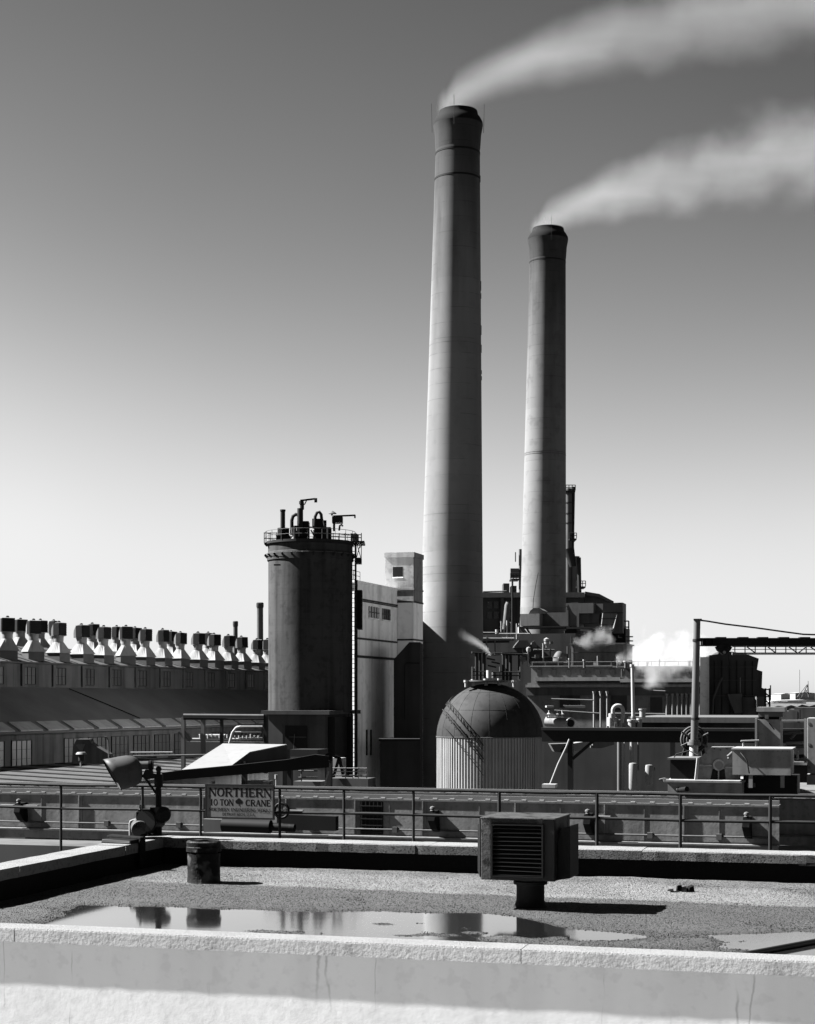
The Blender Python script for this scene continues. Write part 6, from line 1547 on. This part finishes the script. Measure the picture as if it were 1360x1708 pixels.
for x in (1277, 1284): MB().bar(P(x, 1148, SYh - 3), P(x, 1195, SYh - 3), .16).build('lattice_post', 'dark_steel', t)
for i in range(7): MB().bar(P(1277, 1150 + i * 6, SYh - 3), P(1284, 1156 + i * 6 if i % 2 else 1150 + i * 6, SYh - 3), .12).build('lattice_bar', 'dark_steel', t)
MB().pcyl(1285.5, 1143, 1168, 2, SYh).build('vent_pole', 'mid_steel', t)
for k, px in enumerate((1192, 1204, 1217, 1229, 1243, 1255)):
    MB().pbox(px, 1100 + k * .6, px + .9, 1200, SYh - .12, .1).build('sheet_seam', 'black_steel', t)
for y in (1112, 1134, 1160):
    MB().pbox(1184, y, 1262, y + .9, SYh - .16, .14).build('sheet_lap', 'dim_wall', t)
MB().tube([P(1188, 1200, SYh - .6), P(1190, 1165, SYh - .6), P(1199, 1142, SYh - .6), P(1205, 1130, SYh - .6)], .12, 6).build('conduit', 'dim_wall', t)
FYd = 1400.0
for i, (x0, x1, y0, y1, mt, lab) in enumerate(((1286, 1400, 1168.5, 1171, 'far_pale', 'long white flat roof on the horizon at right'), (1286, 1345, 1171.5, 1177, 'far_pale', 'second pale roof just under the long white one'), (1327, 1360, 1156, 1168, 'far_mid', 'hazy grey works building on the horizon'), (1303, 1318, 1158, 1168, 'far_mid', 'small hazy shed on the horizon near the dark house'))):
    b = MB().pbox(x0, y0, x1, y1, FYd + (60 if i > 1 else 0) - i * 5, 40)
    b.prism([P(x, y, FYd + (60 if i > 1 else 0) - i * 5 - 1) for x, y in ((x0 - .5, y0), ((x0 + x1) / 2, y0 - 1.6), (x1 + .5, y0))], (0, 40, 0))
    tag(b.build('distant_shed', mt), lab, 'building')
t = thing('distant_derrick', 'tiny derrick standing above the horizon at far right', 'derrick', P(1346, 1160, FYd))
for x0, y0, x1, y1 in ((1337, 1163, 1347, 1143), (1347, 1143, 1349, 1163), (1348, 1136, 1349, 1163), (1340, 1157, 1348, 1150), (1343, 1150, 1349, 1157), (1330, 1163, 1347, 1141)):
    MB().bar(P(x0, y0, FYd), P(x1, y1, FYd), .5).build('leg', 'far_mid', t)
t = MB().bar(P(1334, 1117, FYd), P(1334, 1166, FYd), .35).build('distant_mast', 'far_mid'); tag(t, 'hair thin mast on the horizon', 'mast')
m = MB(); hs = [(1286, 1181), (1298, 1177), (1310, 1179), (1320, 1176), (1330, 1179), (1338, 1175), (1350, 1178), (1365, 1174), (1400, 1176)]
m.prism([P(x, y, 420) for x, y in hs] + [P(1400, 1215, 420), P(1286, 1215, 420)], (0, 60, 0))
tag(m.build('slag_bank', 'shop_wall'), 'dark uneven slag bank beyond the booth', 'slag bank')
t = thing('yard_sheds', 'cluttered low yard sheds behind the booth', 'sheds', P(1320, 1215, 250))
for x0, y0, x1, y1, mt in ((1300, 1186, 1330, 1230, 'dim_wall'), (1325, 1180, 1400, 1230, 'shop_wall'), (1316, 1183, 1334, 1200, 'mid_steel'), (1262, 1205, 1345, 1260, 'dark_wall')):
    MB().ybox(x0, y0, x1, y1, 250 - x0 * .02, 8).build('shed', mt, t)

# ------------------------------------------------------------------ smoke and steam
def vol_material(name, build, dens, alb=0.7):
    m = bpy.data.materials.new(name); m.use_nodes = True
    nt = m.node_tree; N = nt.nodes; L = nt.links
    N.remove(N['Principled BSDF'])
    pv = N.new('ShaderNodeVolumePrincipled')
    pv.inputs['Color'].default_value = (alb, alb, alb, 1); pv.inputs['Anisotropy'].default_value = 0.0
    pv.inputs['Density Attribute'].default_value = ''
    L.new(pv.outputs[0], N['Material Output'].inputs['Volume'])
    tc = N.new('ShaderNodeTexCoord')
    def mth(op, a, c=None, d=None):
        x = N.new('ShaderNodeMath'); x.operation = op
        for i, q in enumerate((a, c, d)):
            if q is None: continue
            if isinstance(q, (int, float)): x.inputs[i].default_value = q
            else: L.new(q, x.inputs[i])
        return x.outputs[0]
    def noise(s, det=2, scl=(1, 1, 1)):
        mp = N.new('ShaderNodeMapping'); mp.inputs['Scale'].default_value = scl; L.new(tc.outputs['Object'], mp.inputs['Vector'])
        n = N.new('ShaderNodeTexNoise'); n.inputs['Scale'].default_value = s; n.inputs['Detail'].default_value = det
        L.new(mp.outputs[0], n.inputs['Vector']); return n.outputs['Fac']
    def sm(x, a, b_, t0=0.0, t1=1.0):
        r = N.new('ShaderNodeMapRange'); r.interpolation_type = 'SMOOTHSTEP'; L.new(x, r.inputs['Value'])
        for k, q in zip(('From Min', 'From Max', 'To Min', 'To Max'), (a, b_, t0, t1)): r.inputs[k].default_value = q
        return r.outputs[0]
    sx = N.new('ShaderNodeSeparateXYZ'); L.new(tc.outputs['Object'], sx.inputs[0])
    d = build(mth, noise, sm, sx.outputs)
    L.new(mth('MULTIPLY', d, dens), pv.inputs['Density'])
    return m

def plume(name, label, src, Y, k, pw_, r0, gr, length, dens, seed, billow, sign_x=1.0, group=None, tail=0.25):
    """a bent plume: centre line rises as k * x ** pw_, radius r0 + gr * x"""
    o_ = P(*src, Y)
    c0 = 0.15 * r0; sh = 0.55 * r0      # the plume leans over from the windward rim
    def zc(x): return k * ((x + c0) ** pw_ - c0 ** pw_)
    n = 30; top, bot = [(-1.45 * r0, -.25 * r0), (-1.45 * r0, .9 * r0), (-.8 * r0, 1.6 * r0)], [(.75 * r0, -.3 * r0)]
    for i in range(n + 1):
        x = length * (i / n) ** 1.5; sl_ = min(1.6, k * pw_ * (x + c0) ** (pw_ - 1)); h_ = ((r0 + gr * x) * 1.15 + billow * min(1.0, x / 12.0)) * math.sqrt(1 + sl_ * sl_)
        if x > .05 * r0: top.append((x, zc(x) + h_))
        if x > 1.0 * r0: bot.append((x, zc(x) - h_ if x > 3.2 * r0 else max(zc(x) - h_, -.3 * r0 - (x - r0) * .25)))
    out = top + bot[::-1]; wd = (r0 + gr * length) * 1.2
    m = MB().prism([(sign_x * (x - sh), -wd, z) for x, z in out], (0, 2 * wd, 0))
    def build(mth, noise, sm, s):
        sx_ = mth('ADD', mth('MULTIPLY', s[0], sign_x), sh)
        x = mth('MAXIMUM', sx_, 0.0)
        xc = mth('ADD', x, c0)
        zc_ = mth('MULTIPLY', mth('SUBTRACT', mth('POWER', xc, pw_), c0 ** pw_), k)
        slope = mth('MULTIPLY', mth('MULTIPLY', mth('POWER', xc, pw_ - 1), k * pw_), mth('MINIMUM', mth('DIVIDE', x, 0.5 * r0), 1.0))
        r = mth('ADD', mth('MULTIPLY', x, gr), r0)
        wob = mth('MULTIPLY', mth('SUBTRACT', noise(0.16, 3), 0.5), mth('MULTIPLY', mth('MINIMUM', x, 30.0), billow * 0.09))
        dz = mth('ADD', mth('SUBTRACT', s[2], zc_), wob)
        d1 = mth('DIVIDE', dz, mth('SQRT', mth('ADD', mth('MULTIPLY', slope, slope), 1.0)))
        # left of the mouth
        back = mth('MULTIPLY', mth('MINIMUM', sx_, 0.0), 2.0)
        d1 = mth('SQRT', mth('ADD', mth('MULTIPLY', d1, d1), mth('MULTIPLY', back, back)))
        dist = mth('DIVIDE', mth('SQRT', mth('ADD', mth('MULTIPLY', d1, d1), mth('MULTIPLY', s[1], s[1]))), r)
        body = sm(dist, 1.0, -0.1)
        st_ = mth('ADD', mth('MULTIPLY', mth('MULTIPLY', noise(0.2, 3, (0.28, 1, 1)), noise(0.4, 2, (0.22, 1, 1.2))), 2.2), 0.42)
        thin = mth('POWER', mth('DIVIDE', r0, r), 1.15)
        fade = sm(x, length * (1 - tail), length, 1.0, 0.0)
        return mth('MULTIPLY', mth('MULTIPLY', body, st_), mth('MULTIPLY', thin, fade))
    mat = vol_material(name + '_vapour', build, dens)
    ob = m.build(name, mat); ob.location = o_
    return tag(ob, label, 'smoke' if 'smoke' in name else 'steam', group)
g1 = M_(173.0); g2 = M_(250.0)
plume('smoke_plume', 'broad pale smoke trail blown right from the tallest smokestack', (764, 180), 173.0, 2.0, .5, 37 * g1, .115, 52.0, .056, 1, 2.6)
plume('smoke_plume', 'pale smoke trail blown right from the shorter smokestack', (914, 384), 250.0, 2.0, .5, 31 * g2, .175, 64.0, .052, 2, 4.5)
plume('steam_jet', 'small curl of steam blown left above the domed tank', (815, 1092), 118.6, 1.0, .6, .22, .16, 2.4, 1.0, 3, .1, -1.0, tail=.75)

def puff(name, label, c, rx, ry, rz, dens, nscale, amt, lobes):
    """a cloud: ellipsoid hull, dense lobes, ragged by noise"""
    m = MB().lathe((0, 0, 0), [(max(.01, math.cos(R(a))), math.sin(R(a))) for a in range(-90, 91, 10)], 28)
    m.v = [(x * rx, y * ry, z * rz) for x, y, z in m.v]
    def build(mth, noise, sm, s):
        tot = None
        wx = mth('ADD', s[0], mth('MULTIPLY', mth('SUBTRACT', noise(nscale * 1.3, 4, (1, 1.1, .9)), 0.5), rz * 1.3))
        wz = mth('ADD', s[2], mth('MULTIPLY', mth('SUBTRACT', noise(nscale * 1.3, 4, (1.1, .9, 1.2)), 0.5), rz * 1.3))
        for (lx, lz_, lr) in lobes:
            dx = mth('SUBTRACT', wx, lx); dz = mth('SUBTRACT', wz, lz_)
            q = mth('ADD', mth('ADD', mth('MULTIPLY', dx, dx), mth('MULTIPLY', dz, dz)), mth('MULTIPLY', s[1], s[1]))
            e = mth('SUBTRACT', 1.0, mth('DIVIDE', mth('SQRT', q), lr))
            tot = e if tot is None else mth('MAXIMUM', tot, e)
        nn = mth('MULTIPLY', mth('SUBTRACT', noise(nscale, 5), 0.5), amt)
        return sm(mth('ADD', tot, nn), 0.0, 1.2)
    mat = vol_material(name + '_vapour', build, dens, 0.42)
    ob = m.build(name, mat); ob.location = c
    return tag(ob, label, 'steam')
gs = M_(179.0)
puff('steam_cloud', 'thick white steam cloud billowing in front of the turbine hall left of the mast', P(1105, 1093, 179.0), 95 * gs, 3.2, 62 * gs, .48, .42, 1.2,
     [((1062 - 1105) * gs, 0, 26 * gs), ((1085 - 1105) * gs, 8 * gs, 34 * gs), ((1098 - 1105) * gs, -20 * gs, 34 * gs), ((1128 - 1105) * gs, -18 * gs, 26 * gs), ((1070 - 1105) * gs, -14 * gs, 22 * gs), ((1140 - 1105) * gs, 4 * gs, 36 * gs), ((1165 - 1105) * gs, 0, 28 * gs), ((1040 - 1105) * gs, -4 * gs, 13 * gs)])
gc_ = M_(203.0)
puff('steam_cloud', 'wedge of drifting steam over the grey tank house', P(992, 1062, 203.0), 60 * gc_, 2.6, 34 * gc_, .3, .45, .9,
     [(-30 * gc_, -9 * gc_, 9 * gc_), (-10 * gc_, -3 * gc_, 15 * gc_), (12 * gc_, 3 * gc_, 19 * gc_), (26 * gc_, 0, 16 * gc_), (-20 * gc_, -7 * gc_, 12 * gc_)])
gf = M_(1300.0)
puff('steam_cloud', 'tiny white steam puff low on the horizon beyond the dark house', P(1294, 1163, 1300.0), 26 * gf, 8.0, 14 * gf, .12, .15, .9, [(-5 * gf, -1 * gf, 8 * gf), (4 * gf, 0, 7 * gf)])
